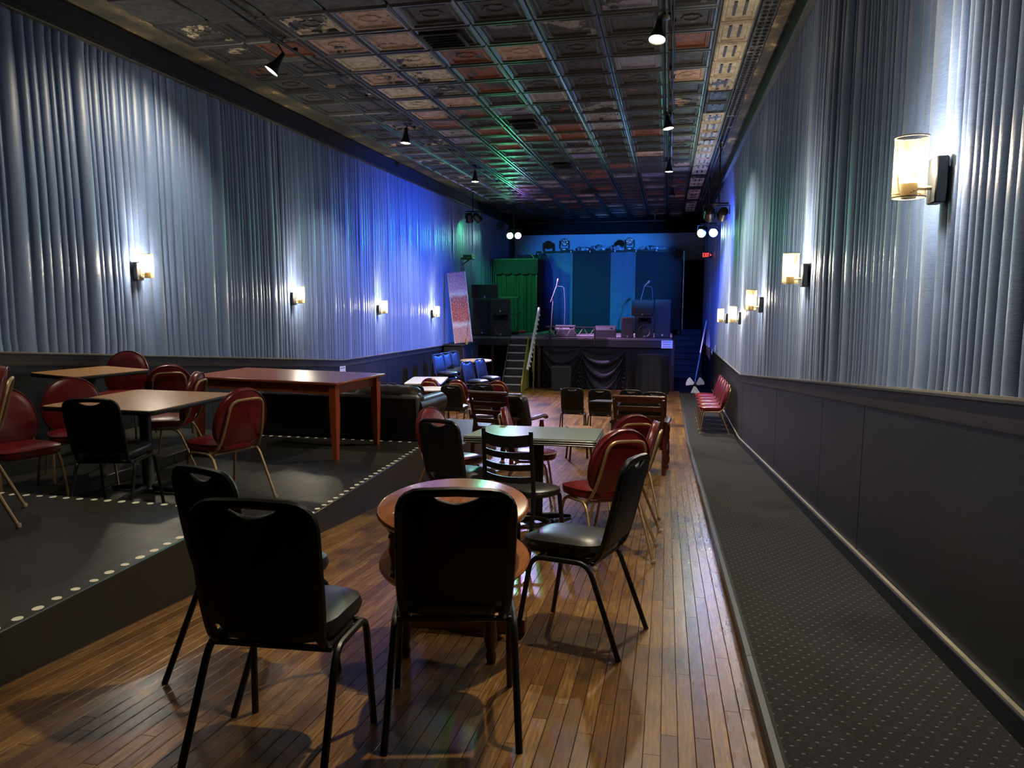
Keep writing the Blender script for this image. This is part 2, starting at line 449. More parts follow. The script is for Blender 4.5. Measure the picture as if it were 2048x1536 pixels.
TILT = math.atan(-SL)
def orient(rz, slope=0):
    return (Matrix.Rotation(-slope, 3, 'X') @ Matrix.Rotation(rz, 3, 'Z')).to_euler()
def tag(o, label=None, cat=None, group=None, kind=None):
    if label: o['label'] = label
    if cat: o['category'] = cat
    if group: o['group'] = group
    if kind: o['kind'] = kind
    return o
def thing(name, label, cat, loc=(0, 0, 0), rz=0.0, group=None, slope=0.0):
    o = bpy.data.objects.new(name, None); COL.objects.link(o); o.empty_display_size = 0.1
    o.location = loc; o.rotation_euler = orient(rz, slope)
    return tag(o, label, cat, group)
def dup(root, label, loc, rz, group=None, slope=0.0, cat=None):
    r = root.copy(); COL.objects.link(r); r.location = loc; r.rotation_euler = orient(rz, slope); r['label'] = label
    if group: r['group'] = group
    elif 'group' in r: del r['group']
    for c in root.children:
        k = c.copy(); COL.objects.link(k); k.parent = r
        for g in c.children:
            q = g.copy(); COL.objects.link(q); q.parent = k
    return r
class Proto:                                 # first use moves the built thing itself, later uses copy it
    def __init__(s, root): s.root = root; s.used = False
    def __call__(s, label, loc, rz, group=None, slope=0.0):
        if not s.used:
            s.used = True; o = s.root; o.location = loc; o.rotation_euler = orient(rz, slope); o['label'] = label
            if group: o['group'] = group
            return o
        return dup(s.root, label, loc, rz, group, slope)
def struct(o): o['kind'] = 'structure'; return o

# ------------------------------------------------------------------ the hall
XL, XR = -5.90, 1.22
CEIL, DTOP = 4.13, 3.83
Y0, Y1 = -2.5, 28.0
PX = -2.50                                   # edge of the platforms
KX = 0.36                                    # kerb of the carpeted walk

def strip(mb, ys, x0, x1, zf0, zf1=None):    # ribbon along Y between x0 and x1
    vs = []; fs = []
    for y in ys: vs += [(x0, y, zf0(y)), (x1, y, (zf1 or zf0)(y))]
    for i in range(len(ys) - 1): fs.append((2 * i, 2 * i + 1, 2 * i + 3, 2 * i + 2))
    return mb.add(vs, fs)
YS = [Y0, 0, 4, 8, YB, 16, 20, 24, Y1]
# floor: slab plus oak strips
m = MB(); strip(m, YS, XL - .2, XR + .2, lambda y: fz(y) - 0.02)
strip(m, list(reversed(YS)), XL - .2, XR + .2, lambda y: fz(y) - 0.2)
floor = struct(m.build('floor', 'black_edge'))
BW = 0.058
boards = []
def lay_boards(x0, x1, ya, yb):
    n = int((x1 - x0) / BW)
    for i in range(n):
        x = x1 - (i + 1) * BW; y = ya - R.uniform(0, .8)
        while y < yb:
            L = R.uniform(.45, 1.5); e = min(y + L, yb); a = max(y, ya)
            if e - a > .08: boards.append((x, a, e, R.random()))
            y += L
lay_boards(PX - .05, KX, 1.0, YB)
lay_boards(XL, KX, YB, 20.9)
lay_boards(XL + .1, PX - .05, 10.5, YB)
def board_into(mb, b):
    x, a, e, tone = b; g = 0.0011
    x0, x1, ya, yb = x + g, x + BW - g, a + g, e - g
    ys = [ya, yb]
    vs = []
    for y in ys:
        z = fz(y); vs += [(x0, y, z - .019), (x0, y, z - .0008), (x0 + .001, y, z), (x1 - .001, y, z), (x1, y, z - .0008), (x1, y, z - .019)]
    fs = [(k, k + 1, 7 + k, 6 + k) for k in range(5)] + [(0, 5, 4, 3, 2, 1), (6, 7, 8, 9, 10, 11)]
    fs = [tuple(reversed(f)) for f in fs]
    mb.add(vs, fs)
    return len(fs)
def tone_attr(me, vals):
    at = me.attributes.new('tone', 'FLOAT', 'FACE'); at.data.foreach_set('value', vals)
def vis_key(b):                              # nearest boards of the open lane first
    x, a, e, _ = b; y = (a + e) / 2
    return math.hypot(x, y) if (e > 1.75 + max(0, -x) * .0 and a > 1.2) else 99
boards.sort(key=vis_key)
for b in boards[:300]:
    mb = MB(); k = board_into(mb, b); o = mb.build('floor_board', 'oak_strip', floor, angle=0); tone_attr(o.data, [b[3]] * k)
mb = MB(); vals = []
for b in boards[300:]: vals += [b[3]] * board_into(mb, b)
o = mb.build('floor_boards', 'oak_strip', floor, angle=0); tone_attr(o.data, vals); o['kind'] = 'stuff'

# platforms stepping down with the rake
def platform(name, ya, yb, z, label):
    m = MB(); x0, x1 = XL + .02, PX
    zb = min(fz(ya), fz(yb)) - .05
    m.box(((x0 + x1) / 2, (ya + yb) / 2, (z + zb) / 2), (x1 - x0, yb - ya, z - zb), ch=.006)
    p = m.build(name, 'platform_paint'); p['kind'] = 'structure'; p['label'] = label
    return p
P1 = platform('platform_floor', -1.2, 3.86, 0.0, 'dark painted platform with a row of white tape dots')
P2 = platform('platform_floor', 3.87, 7.36, -0.3, 'lower dark platform under the tables, edged with white tape dots')
P3 = platform('platform_floor', 7.37, 10.5, -0.6, 'lowest dark platform under the black sofa')
m = MB(); m.box((-5.2, 5.6, -.25), (1.34, 2.9, .099), ch=.006); m.build('raised_section', 'platform_paint', P2)
dot = MB(); dot.lathe([(.021, 0), (.021, .0012), (.019, .0016)], 10); dme = dot.mesh('tape_dot', 'tape_white')
def dots(par, pts):
    for x, y, z in pts:
        o = bpy.data.objects.new('tape_dot', dme); COL.objects.link(o); o.location = (x, y, z); o.parent = par; o.scale = (1.0, R.uniform(.8, 1.2), 1)
dots(P1, [(PX - .035 + R.uniform(-.004, .004), 1.6 + .1 * i, .0) for i in range(22)])
dots(P1, [(PX - .12 - .102 * i, 3.82 + R.uniform(-.004, .004), .0) for i in range(24)])
dots(P2, [(PX - .03 + R.uniform(-.004, .004), 3.95 + .1 * i, -.3) for i in range(34)])
dots(P2, [(PX - .1 - .11 * i, 7.32, -.3) for i in range(24)])

# carpeted walk with its kerb along the wall
YC = [Y0, 0, 4, 8, YB, 16, 20.0]
m = MB(); strip(m, YC, KX + .035, XR, lambda y: fz(y) + .055)
m.add([(KX + .035, 20, fz(20) + .055), (XR, 20, fz(20) + .055), (XR, 20, fz(20) - .02), (KX + .035, 20, fz(20) - .02)], [(0, 1, 2, 3)])
walk = struct(m.build('carpet_floor', 'carpet', angle=0)); walk['label'] = 'dark carpeted walkway with pale flecks along the wall'
for i in range(8):
    ya, yb = Y0 + i * 2.8, Y0 + (i + 1) * 2.8 - .004
    ys = [ya] + ([YB] if ya < YB < yb else []) + [yb]
    m = MB(); prof = [(0, -.02), (0, .05), (.008, .062), (.03, .066), (.046, .058), (.046, -.02)]
    vs = [(KX - .002 + a, y, fz(y) + b) for y in ys for a, b in prof]; q = len(prof); fs = []
    for j in range(len(ys) - 1):
        for k in range(q): fs.append((j * q + k, j * q + (k + 1) % q, (j + 1) * q + (k + 1) % q, (j + 1) * q + k))
    fs += [tuple(range(q)), tuple(reversed([(len(ys) - 1) * q + k for k in range(q)]))]
    m.add(vs, [tuple(reversed(f)) for f in fs]); m.build('kerb_nosing', 'rail_paint', walk, angle=30)

# side walls
def railz(side, y): return fz(y) + (1.31 if side < 0 else 1.21)
for side, X, nm in ((-1, XL, 'left'), (1, XR, 'right')):
    m = MB(); s = side
    ys = YS
    vs = []; fs = []
    for y in ys: vs += [(X, y, -3), (X, y, 4.6), (X + s * .15, y, 4.6), (X + s * .15, y, -3)]
    for i in range(len(ys) - 1):
        for k in range(4): fs.append((4 * i + k, 4 * i + (k + 1) % 4, 4 * i + 4 + (k + 1) % 4, 4 * i + 4 + k))
    m.add(vs, fs if s < 0 else [tuple(reversed(f)) for f in fs])
    wall = struct(m.build('wall_' + nm, 'paint_black', angle=0))
    # wainscot boards, 1.22 m wide, slightly proud with a joint between
    y = Y0
    while y < 26.5:
        e = min(y + 1.22, 26.9); t = .012 + R.uniform(-.002, .002); ys2 = [y + .003] + ([YB] if y < YB < e else []) + [e - .003]
        m = MB()
        for a, b in zip(ys2[:-1], ys2[1:]):
            za, zb = fz(a) - .0, fz(b) - .0; ra, rb = railz(s, a) - .02, railz(s, b) - .02; xi = X - s * t
            vs = [(X, a, za), (xi, a, za), (xi, a, ra), (X, a, ra), (X, b, zb), (xi, b, zb), (xi, b, rb), (X, b, rb)]
            fs = [(0, 1, 2, 3), (7, 6, 5, 4), (1, 5, 6, 2), (0, 4, 5, 1), (3, 2, 6, 7)]
            m.add(vs, fs if s > 0 else [tuple(reversed(f)) for f in fs])
        m.build('wainscot_panel', 'wainscot', wall, angle=0); y = e
    # chair rail
    m = MB(); prof = [(0, -.12), (.022, -.12), (.026, -.1), (.026, -.018), (.05, -.012), (.05, 0), (0, 0)]
    q = len(prof); ysr = [Y0, 0, 6, YB, 16, 20, 26.9]
    vs = [(X - s * a, y, railz(s, y) + b) for y in ysr for a, b in prof]; fs = []
    for j in range(len(ysr) - 1):
        for k in range(q): fs.append((j * q + k, j * q + (k + 1) % q, (j + 1) * q + (k + 1) % q, (j + 1) * q + k))
    m.add(vs, fs if s > 0 else [tuple(reversed(f)) for f in fs]); tr = m.build('trim_%d' % (1 if s < 0 else 2), 'rail_paint', angle=30); struct(tr)
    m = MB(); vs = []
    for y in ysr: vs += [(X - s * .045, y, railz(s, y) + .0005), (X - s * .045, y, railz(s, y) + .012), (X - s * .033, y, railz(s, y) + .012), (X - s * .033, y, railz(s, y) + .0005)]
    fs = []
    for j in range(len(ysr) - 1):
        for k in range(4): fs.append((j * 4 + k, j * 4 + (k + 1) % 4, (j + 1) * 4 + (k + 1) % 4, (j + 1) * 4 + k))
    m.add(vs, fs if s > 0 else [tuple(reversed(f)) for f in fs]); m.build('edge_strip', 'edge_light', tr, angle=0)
    # fascia over the drapes
    m = MB(); m.box((X - s * .03, (Y0 + Y1) / 2, DTOP + .17), (.06, Y1 - Y0, .25)); m.box((X - s * .05, (Y0 + Y1) / 2, DTOP + .03), (.10, Y1 - Y0, .06), ch=.008)
    struct(m.build('trim_%d' % (3 if s < 0 else 4), 'paint_black', angle=0))
    # gathered fabric in panels
    y = Y0; pi = 0
    while y < 26.8:
        e = min(y + R.uniform(3.2, 3.9), 26.8)
        if s < 0 and abs(y - 6.9) < 2.2 and e > 8: e = min(e, 10.4)
        prof = []; yy = y
        while yy < e - .02:
            w = R.uniform(.06, .13) if R.random() > .12 else R.uniform(.15, .24); w = min(w, e - yy); A = (.016 + w * .16) * R.uniform(.75, 1.15)
            for t in (0, .07, .2, .35, .5, .65, .8, .93): prof.append((yy + w * t, A * math.sin(PI * t) ** .55 if t > 0 else 0.0))
            yy += w
        prof.append((e - .005, 0.0))
        n = len(prof); rows = [0, .04, .25, .5, .75, .96, 1]; vs = []; ph = R.uniform(0, 6)
        for r in rows:
            for k, (py, pa) in enumerate(prof):
                zt, zb = DTOP + .02, railz(s, py) + .002
                wob = .012 * math.sin(ph + r * 4 + py * 1.7) * (1 if 0 < r < 1 else 0)
                am = 1.0 if .1 < r < .9 else .8
                vs.append((X - s * (.006 + pa * am), py + wob, zb + (zt - zb) * r))
        fs = [(j * n + i, j * n + i + 1, (j + 1) * n + i + 1, (j + 1) * n + i) for j in range(len(rows) - 1) for i in range(n - 1)]
        m = MB(); m.add(vs, fs if s < 0 else [tuple(reversed(f)) for f in fs]); m.build('fabric_panel', 'drape', wall, angle=70); y = e; pi += 1
# baseboard of the carpet side
m = MB(); ysr = [Y0, 0, 6, YB, 16, 20]; prof = [(0, .05), (.016, .05), (.016, .14), (.008, .15), (0, .15)]; q = 5
vs = [(XR - .014 - a, y, fz(y) + b) for y in ysr for a, b in prof]
fs = [(j * q + k, j * q + (k + 1) % q, (j + 1) * q + (k + 1) % q, (j + 1) * q + k) for j in range(len(ysr) - 1) for k in range(q)]
m.add(vs, fs); bb = struct(m.build('baseboard_right', 'paint_black', angle=0))
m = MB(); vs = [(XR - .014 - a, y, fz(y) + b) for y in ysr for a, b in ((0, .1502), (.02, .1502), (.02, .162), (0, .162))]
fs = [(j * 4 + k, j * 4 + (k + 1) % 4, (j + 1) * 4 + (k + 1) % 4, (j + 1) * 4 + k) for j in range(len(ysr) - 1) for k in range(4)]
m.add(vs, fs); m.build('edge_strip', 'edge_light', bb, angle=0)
# wall behind the viewer and wall behind the stage
m = MB(); m.box(((XL + XR) / 2, Y0 - .1, 1.6), (XR - XL + .6, .2, 6.2)); struct(m.build('wall_rear', 'paint_black'))
m = MB(); m.box(((XL + XR) / 2, Y1 + .1, 1.0), (XR - XL + .6, .2, 6.4)); struct(m.build('wall_stage', 'wall_plaster'))
hz = pt(1200, 468, 27.7).z
m = MB(); m.box(((XL + XR) / 2, 27.7, (hz + CEIL) / 2), (XR - XL - .12, .12, CEIL - hz), ch=.01); struct(m.build('header_wall', 'paint_black_matte'))
dz = pt(1390, 520, 27.75).z
m = MB(); m.box(((.24 + XR) / 2, 27.75, (dz - 1.8) / 2), (XR - .26, .1, dz + 1.8), ch=.01); struct(m.build('passage_wall', 'paint_black_matte'))

# ------------------------------------------------------------------ ceiling of pressed tin
m = MB(); m.box(((XL + XR) / 2, (Y0 + Y1) / 2, CEIL + .08), (XR - XL + .3, Y1 - Y0 + .3, .12)); ceil = struct(m.build('ceiling', 'paint_black'))
TW = 0.663
def tin(medal):
    mb = MB(); h = TW / 2 - .003
    rings = [(0, .02), (.0, -.012), (.022, -.034), (.045, -.034), (.06, -.014), (.085, -.014), (.095, -.024), (.11, -.024), (.122, -.002)]
    vs = []; fs = []
    for ins, z in rings:
        k = h - ins; vs += [(-k, -k, z), (k, -k, z), (k, k, z), (-k, k, z)]
    for i in range(len(rings) - 1):
        for k in range(4): fs.append((4 * i + k, 4 * i + 4 + k, 4 * i + 4 + (k + 1) % 4, 4 * i + (k + 1) % 4))
    b = 4 * (len(rings) - 1); fs.append((b + 3, b + 2, b + 1, b))
    mb.cur = 1; mb.add(vs, fs); mb.cur = 0; mb.mi = [1] * 16 + [0] * (len(fs) - 16)
    if medal:
        n = 16; rs = []
        for r, z in ((.125, -.001), (.118, -.012), (.098, -.012), (.09, -.003)):
            for k in range(n):
                q = r * (1 + .10 * math.cos(8 * 2 * PI * k / n)) if r > .1 else r; rs.append((q * math.cos(2 * PI * k / n), q * .78 * math.sin(2 * PI * k / n), z))
        mb.add(rs, [(i * n + (k + 1) % n, i * n + k, (i + 1) * n + k, (i + 1) * n + (k + 1) % n) for i in range(3) for k in range(n)])
    return mb.mesh('tin_tile', ['tin_tile', 'tin_rib'], angle=30)
TIN = (tin(0), tin(1))
PEACH, RUST, GREY, LILAC, CREAM = lin(196, 164, 142), lin(140, 74, 44), lin(150, 148, 146), lin(134, 132, 156), lin(214, 200, 170)
XT0, YT0 = -0.12, 7.10                       # a joint of the grid
cols = [XT0 - TW * (i + 0.5) for i in range(8)]
cand = []
for r in range(0, 34):
    for ci, x in enumerate(cols): cand.append((x, YT0 + TW * (r + .5), ci, r, 1.0))
    cand.append((XT0 + .27, YT0 + TW * (r + .5), -1, r, .54 / TW))
cand.sort(key=lambda c: c[1])
FIX = {(4, 0): (PEACH, .62, 1), (4, 1): (PEACH, .58, 0), (4, 2): (CREAM, .56, 1), (4, 3): (CREAM, .55, 0), (4, 4): (GREY, .46, 1), (4, 5): (PEACH, .55, 0), (5, 0): (CREAM, .52, 1),
       (5, 1): (PEACH, .60, 1), (5, 2): (CREAM, .60, 0), (5, 3): (PEACH, .52, 1), (5, 4): (CREAM, .66, 0), (5, 5): (CREAM, .60, 1), (5, 6): (PEACH, .56, 0), (6, 1): (RUST, .60, 0), (6, 0): (RUST, .36, 0)}
def put_tile(x, y, ci, r, sx):
    o = bpy.data.objects.new('ceiling_tile', TIN[R.random() < .5]); COL.objects.link(o)
    o.location = (x, y, CEIL); o.scale = (sx, 1, 1); o.parent = ceil
    if (ci, r) in FIX: c, a, md = FIX[(ci, r)]; o.data = TIN[md]
    elif ci >= 6: c, a = R.choice((CREAM, PEACH, RUST)), R.choice((.2, .3, .42, .46))
    else:
        c = R.choice((RUST, RUST, RUST, GREY, LILAC, PEACH)); a = R.choice((.0, .0, .30, .42, .5, .58, .64, .3))
        if c == RUST and a > .6: a = .6
    o.color = (*c[:3], a)
for c in cand[:300]: put_tile(*c)
# tiles overhead, out of the picture, and rows too far to tell apart: one part
mb = MB()
for r in range(-14, 0):
    for x in cols: mb.box((x, YT0 + TW * (r + .5), CEIL - .005), (TW - .02, TW - .02, .03), ch=.012)
o = mb.build('ceiling_tiles', 'tin_tile', ceil); o['kind'] = 'stuff'; o.color = (*RUST[:3], .3)
# border of small cream tiles with dark bars, embossed band, peeling plaster margin
bt = MB(); w2, l2 = .17, TW / 2 - .03
rg = [(0, .02), (0, -.01), (.02, -.028), (.035, -.028), (.05, -.008)]
vs = []; fs = []
for ins, z in rg: vs += [(-w2 + ins, -l2 + ins, z), (w2 - ins, -l2 + ins, z), (w2 - ins, l2 - ins, z), (-w2 + ins, l2 - ins, z)]
for i in range(len(rg) - 1):
    for k in range(4): fs.append((4 * i + k, 4 * i + 4 + k, 4 * i + 4 + (k + 1) % 4, 4 * i + (k + 1) % 4))
fs.append((19, 18, 17, 16)); bt.add(vs, fs); bt.cur = 1
for xx in (-.052, .052): bt.box((xx, 0, -.012), (.03, .36, .012))
bme = bt.mesh('border_tile', ['tin_tile', 'paint_black'], angle=30)
for r in range(0, 30):
    o = bpy.data.objects.new('border_tile', bme); COL.objects.link(o); o.location = (.62, YT0 + TW * (r + .25), CEIL); o.parent = ceil
    o.color = (*CREAM[:3], .74 if r < 5 else R.choice((.4, .55, .6)))
for r in range(0, 30):
    m = MB(); m.box((0, 0, -.006), (.17, TW - .006, .03), ch=.008)
    for k in range(6):
        for sg in (-1, 1): m.lathe([(.030, -.02), (.024, -.034), (.012, -.03), (.006, -.04)], 7, Matrix.Translation((sg * .036, -TW / 2 + TW * (k + .5) / 6, 0)))
    if r == 0: eme = m.mesh('embossed_strip', 'tin_tile', angle=30)
    o = bpy.data.objects.new('embossed_strip', eme); COL.objects.link(o); o.location = (.905, YT0 + TW * (r + .5), CEIL); o.parent = ceil; o.color = (*GREY[:3], R.choice((.2, .35, .46)))
m = MB(); m.box((1.10, (7 + Y1) / 2, CEIL + .012), (.2, Y1 - 7, .02)); m.build('plaster_margin', 'peeling_plaster', ceil)
m = MB(); m.box((-5.66, (6 + Y1) / 2, CEIL + .012), (.46, Y1 - 6, .02)); m.build('plaster_margin', 'peeling_plaster', ceil)

# ------------------------------------------------------------------ black banquet chair (faces +Y)
def make_black_chair():
    t = thing('banquet_chair', 'black banquet chair', 'chair')
    m = MB(); m.pad(rrect(.392, .41, .10, 5, 0, .045), .412, .486, rnd=.034, dome=.016); m.build('seat', 'vinyl_black', t)
    # back pad: its top edge dips to leave the hand slot under the top tube
    out = []; w = .180; zb, zt = .475, .850
    for i in range(5): a = rad(180 + 90 * i / 4); out.append((-w + .03 + .03 * math.cos(a), zb + .03 + .03 * math.sin(a)))
    for i in range(5): a = rad(270 + 90 * i / 4); out.append((w - .03 + .03 * math.cos(a), zb + .03 + .03 * math.sin(a)))
    for i in range(4): a = rad(90 * i / 3); out.append((w - .05 + .05 * math.cos(a), zt - .03 + .05 * math.sin(a)))
    for i in range(1, 22):
        x = .130 - .260 * i / 22; out.append((x, zt + .02 - .028 * max(0, 1 - (x / .085) ** 2)))
    for i in range(4): a = rad(90 + 90 * i / 3); out.append((-w + .05 + .05 * math.cos(a), zt - .03 + .05 * math.sin(a)))
    ang = math.atan2(.10, .40)
    M = Matrix.Translation((0, -.175, .47)) @ Matrix.Rotation(ang, 4, 'X') @ Matrix.Translation((0, 0, -.47)) @ Matrix.Rotation(PI / 2, 4, 'X')
    m = MB(); m.pad(out, .013, -.013, M, rnd=.012, dome=-.006)
    m.f = [tuple(reversed(f)) for f in m.f]; bk = m.build('backrest', ['chair_back_black', 'vinyl_black'], t)
    for pl in bk.data.polygons: pl.material_index = 1 if pl.normal.y > .45 else 0
    half = [((.172, .10, .405), 0), ((.172, -.15, .40), .07), ((.187, -.195, .55), .1), ((.187, -.268, .865), .075), ((0, -.272, .872), 0)]
    p = bez(half, 5); path = p + [Vector((-q.x, q.y, q.z)) for q in reversed(p[:-1])]
    m = MB(); m.tube(path, .0145, 8, 1.2); m.build('back_frame', 'metal_black', t)
    for s in (-1, 1):
        m = MB(); m.tube(bez([((s * .208, .0, .402), 0), ((s * .208, .165, .402), .06), ((s * .224, .228, 0), 0)], 5), .0125, 8); m.build('leg', 'metal_black', t)
        m = MB(); m.tube(bez([((s * .208, .0, .402), 0), ((s * .208, -.115, .402), .06), ((s * .224, -.272, 0), 0)], 5), .0125, 8); m.build('leg', 'metal_black', t)
    for y in (-.13, .13):
        m = MB(); m.box((0, y, .402), (.40, .018, .018), ch=.003); m.build('stretcher', 'metal_black', t)
    return t
black_chair = Proto(make_black_chair())

# red round-backed stacking chair with gold tube frame (faces +Y)
def make_red_chair():
    t = thing('round_back_chair', 'red round-backed chair', 'chair')
    m = MB(); m.pad([(x * (1 + .06 * y / .2), y + .05) for x, y in ellipse(.222, .212, 30, 3.2)], .418, .485, rnd=.025, dome=.016); st = m.build('seat', 'vinyl_red', t)
    m = MB(); m.tube([(x * (1 + .06 * y / .2) * 1.0, y * 1.0 + .05, .474) for x, y in ellipse(.218, .208, 30, 3.2)], .006, 6, closed=True); m.build('piping', 'piping_red', st)
    ang = rad(15)
    M = Matrix.Translation((0, -.19, .66)) @ Matrix.Rotation(ang, 4, 'X') @ Matrix.Rotation(PI / 2, 4, 'X')
    o1 = [(x * (1 - .08 * y / .23), y) for x, y in ellipse(.222, .238, 32, 2.25)]
    m = MB(); m.pad(o1, .018, -.028, M, rnd=.014, dome=-.014); m.f = [tuple(reversed(f)) for f in m.f]; bk = m.build('backrest', 'vinyl_red', t)
    for zz in (.016, -.024):
        m = MB(); m.tube([M @ Vector((x * .985, y * .985, zz)) for x, y in o1], .0055, 6, closed=True); m.build('piping', 'piping_red', bk)
    half = [((.19, .12, .405), 0), ((.19, -.12, .40), .08), ((.178, -.198, .52), .10), ((.140, -.278, .812), .075), ((0, -.28, .815), 0)]
    p = bez(half, 6); path = p + [Vector((-q.x, q.y, q.z)) for q in reversed(p[:-1])]
    m = MB(); m.tube(path, .011, 8); m.build('back_frame', 'gold_tube', t)
    for s in (-1, 1):
        for y1, y2 in ((.17, .235), (-.11, -.275)):
            m = MB(); m.tube(bez([((s * .205, .02, .404), 0), ((s * .205, y1, .404), .07), ((s * .225, y2, .006), 0)], 5), .0105, 8); lg = m.build('leg', 'gold_tube', t)
            m = MB(); m.lathe([(.012, 0), (.014, .004), (.014, .022), (.0112, .026)], 8, Matrix.Translation((s * .2253, y2, 0))); m.build('foot_cap', 'rubber', lg)
    m = MB(); m.tube([(-.19, -.10, .402), (.19, -.10, .402)], .009, 6); m.build('stretcher', 'gold_tube', t)
    m = MB(); m.tube([(-.2, .13, .404), (.2, .13, .404)], .009, 6); m.build('stretcher', 'gold_tube', t)
    return t
red_chair = Proto(make_red_chair())

def on_floor(x, y): return (x, y, fz(y))
def back_at(px, py, rzdeg, h=.872, by=-.27, z=None):  # chair whose back-top centre shows at that pixel
    r = rad(rzdeg)
    if z is None: p = fl(px, py, h * .995)
    else: p = lev(px, py, z + h)
    x = p.x - (-math.sin(r) * by); y = p.y - (math.cos(r) * by)
    sl = 0 if z is not None else (TILT if y < YB else math.atan(-SF))
    return (x, y, fz(y) if z is None else z), sl
def BC(label, px, py, rz, group=None, z=None):
    loc, sl = back_at(px, py, rz, z=z); return black_chair(label, loc, rad(rz), group, sl)
def RC(label, px, py, rz, group=None, z=None, d=(0, 0)):
    loc, sl = back_at(px, py, rz, h=.895, z=z); y = loc[1] + d[1]; loc = (loc[0] + d[0], y, fz(y) if z is None else z); return red_chair(label, loc, rad(rz), group, sl)

# round the two-tier table
r = rad(16); black_chair('black vinyl banquet chair drawn squarely up to the round two-tier table', on_floor(-.664 - math.sin(r) * .27, 2.14 + math.cos(r) * .27), r, slope=TILT)
r = rad(5); black_chair('black banquet chair between the round two-tier table and another black chair by the platform', on_floor(-1.20, 2.03), r, slope=TILT)
r = rad(-22); black_chair('black banquet chair standing closest to the dotted platform edge, half hidden by its neighbour', on_floor(-1.705 + .27 * math.sin(rad(22)), 2.27 + .27 * math.cos(rad(22))), r, slope=TILT)
black_chair('black banquet chair turned sideways to the round two-tier table, beside the bare aisle', on_floor(-.385, 3.32), rad(76), slope=TILT)
# round the green-topped table
BC('black banquet chair at the platform side of the metal-edged table', 868, 846, -25)
RC('red round-backed chair drawn up beside the sideways black chair, back to the round table', 1235, 862, 38, d=(.06, 0))
loc = (-.035 - .275, 5.42); red_chair('red round-backed chair seen edge-on at the aisle side of the metal-edged table', on_floor(*loc), rad(87), slope=TILT)
RC('red round-backed chair tucked between the metal-edged table and the slatted wooden armchair', 1208, 833, 30, d=(.26, .16))
RC('red round-backed chair with its pink-lit front by the end of the black sofa', 876, 817, -108, d=(-.12, -.05))
RC('red round-backed chair standing edge-on behind the ladder-back chair', 975, 821, -84, d=(.0, .44))
# facing the stage
BC('black banquet chair facing the stage, alone at the open end of its row', 1144, 778, 2)
for px, py, rz, lb in ((1199, 781, -2, 'black banquet chair facing the stage, second in its row, beside the small dark table'), (1262, 782, 0, 'black banquet chair facing the stage right behind the small dark table'), (1308, 787, -3, 'black banquet chair facing the stage at the aisle end of its row')):
    BC(lb, px, py, rz, 'chairs facing the stage')
# round the far white table
BC('black banquet chair peeping over the middle of the black sofa', 775, 768, 5)
BC('black banquet chair peeping over the end of the black sofa', 826, 772, -5)
BC('black banquet chair with a shiny seat standing clear of the sofa end', 901, 773, -3)
BC('black banquet chair just behind the slatted wooden armchair with the leather cushion', 965, 770, 3)
RC('red round-backed chair at the small white round table', 857, 757, -8)
RC('red round-backed chair behind the black chair with the shiny seat', 911, 760, -10)
RC('red round-backed chair half hidden by a black chair near the stage steps', 993, 762, -6)
# on the platforms
ZP = -.3
BC('black banquet chair at the corner of the large tan square table', 178, 800, 12, z=ZP)
RC('red round-backed chair drawn back from the tan table toward the cherry table legs', 493, 777, 70, z=ZP)
RC('red round-backed chair with a shiny seat pushed under the large tan table', 402, 743, 108, z=ZP)
RC('red round-backed chair at the near end of the long cherry table', 366, 729, 40, z=ZP, d=(-.12, -.06))
RC('red round-backed chair between the two tan tables, facing the larger one', 155, 750, 232, z=ZP, d=(.06, -.16))
RC('red round-backed chair facing the black chair at the large tan table', 72, 766, 250, z=ZP, d=(-.06, -.30))
red_chair('red round-backed chair standing by the drape wall behind the smaller tan table', (-5.55, 6.45, -.2), rad(197))
pf = lev(40, 1055, 0.0); red_chair('red round-backed chair alone on the upper platform within the row of dots', (pf.x - .36, pf.y - .02, 0), rad(132))
RC('red round-backed chair partly hidden behind the chair on the upper platform', 30, 736, 60, z=ZP)
# red row along the carpeted walk
ROWL = ['red chair at the end of the walkway row farthest from the stage', 'second red chair of the walkway row, counted toward the stage', 'middle red chair of the tight row on the carpeted walkway',
        'fourth red chair of the walkway row, counted toward the stage', 'red chair at the stage end of the walkway row, by the fan']
for i in range(5):
    y = 13.42 + .487 * i; red_chair(ROWL[i], (.84, y, fz(y) + .056), rad(90 + R.uniform(-.5, .5)), 'row of red chairs on the walkway', math.atan(-SF))
# stacks beside the stage
def stack(px, py, n, rz, dz, label, group):
    p = fl(px, py, .868 + .106 * (n - 1)); r = rad(rz); x0 = p.x - math.sin(r) * .27; y0 = p.y + math.cos(r) * .27
    for i in range(n):
        x = x0 - math.sin(r) * .0125 * i; y = y0 + math.cos(r) * .0125 * i
        black_chair(('top ' if i == n - 1 else 'bottom ' if i == 0 else 'second ' if i == 1 else 'third ') + label, (x, y, fz(y0) + dz * i), r, group, 0)
for px, py, wh in ((873, 712, 'the wall stack farthest from the cabinet'), (888, 709, 'the middle wall stack'), (903, 706, 'the wall stack touching the tall cabinet')):
    stack(px, py, 4, -118, .117, 'black banquet chair of ' + wh, 'chairs stacked by the cabinet')
for px, py, wh in ((931, 726, 'the stack before the pub table'), (957, 721, 'the stack behind the pub table column')):
    stack(px, py, 3, -112, .117, 'black banquet chair of ' + wh, 'chairs stacked by the pub table')

# ------------------------------------------------------------------ tables
def turned(prof, n=16): return [(r, z) for r, z in prof]
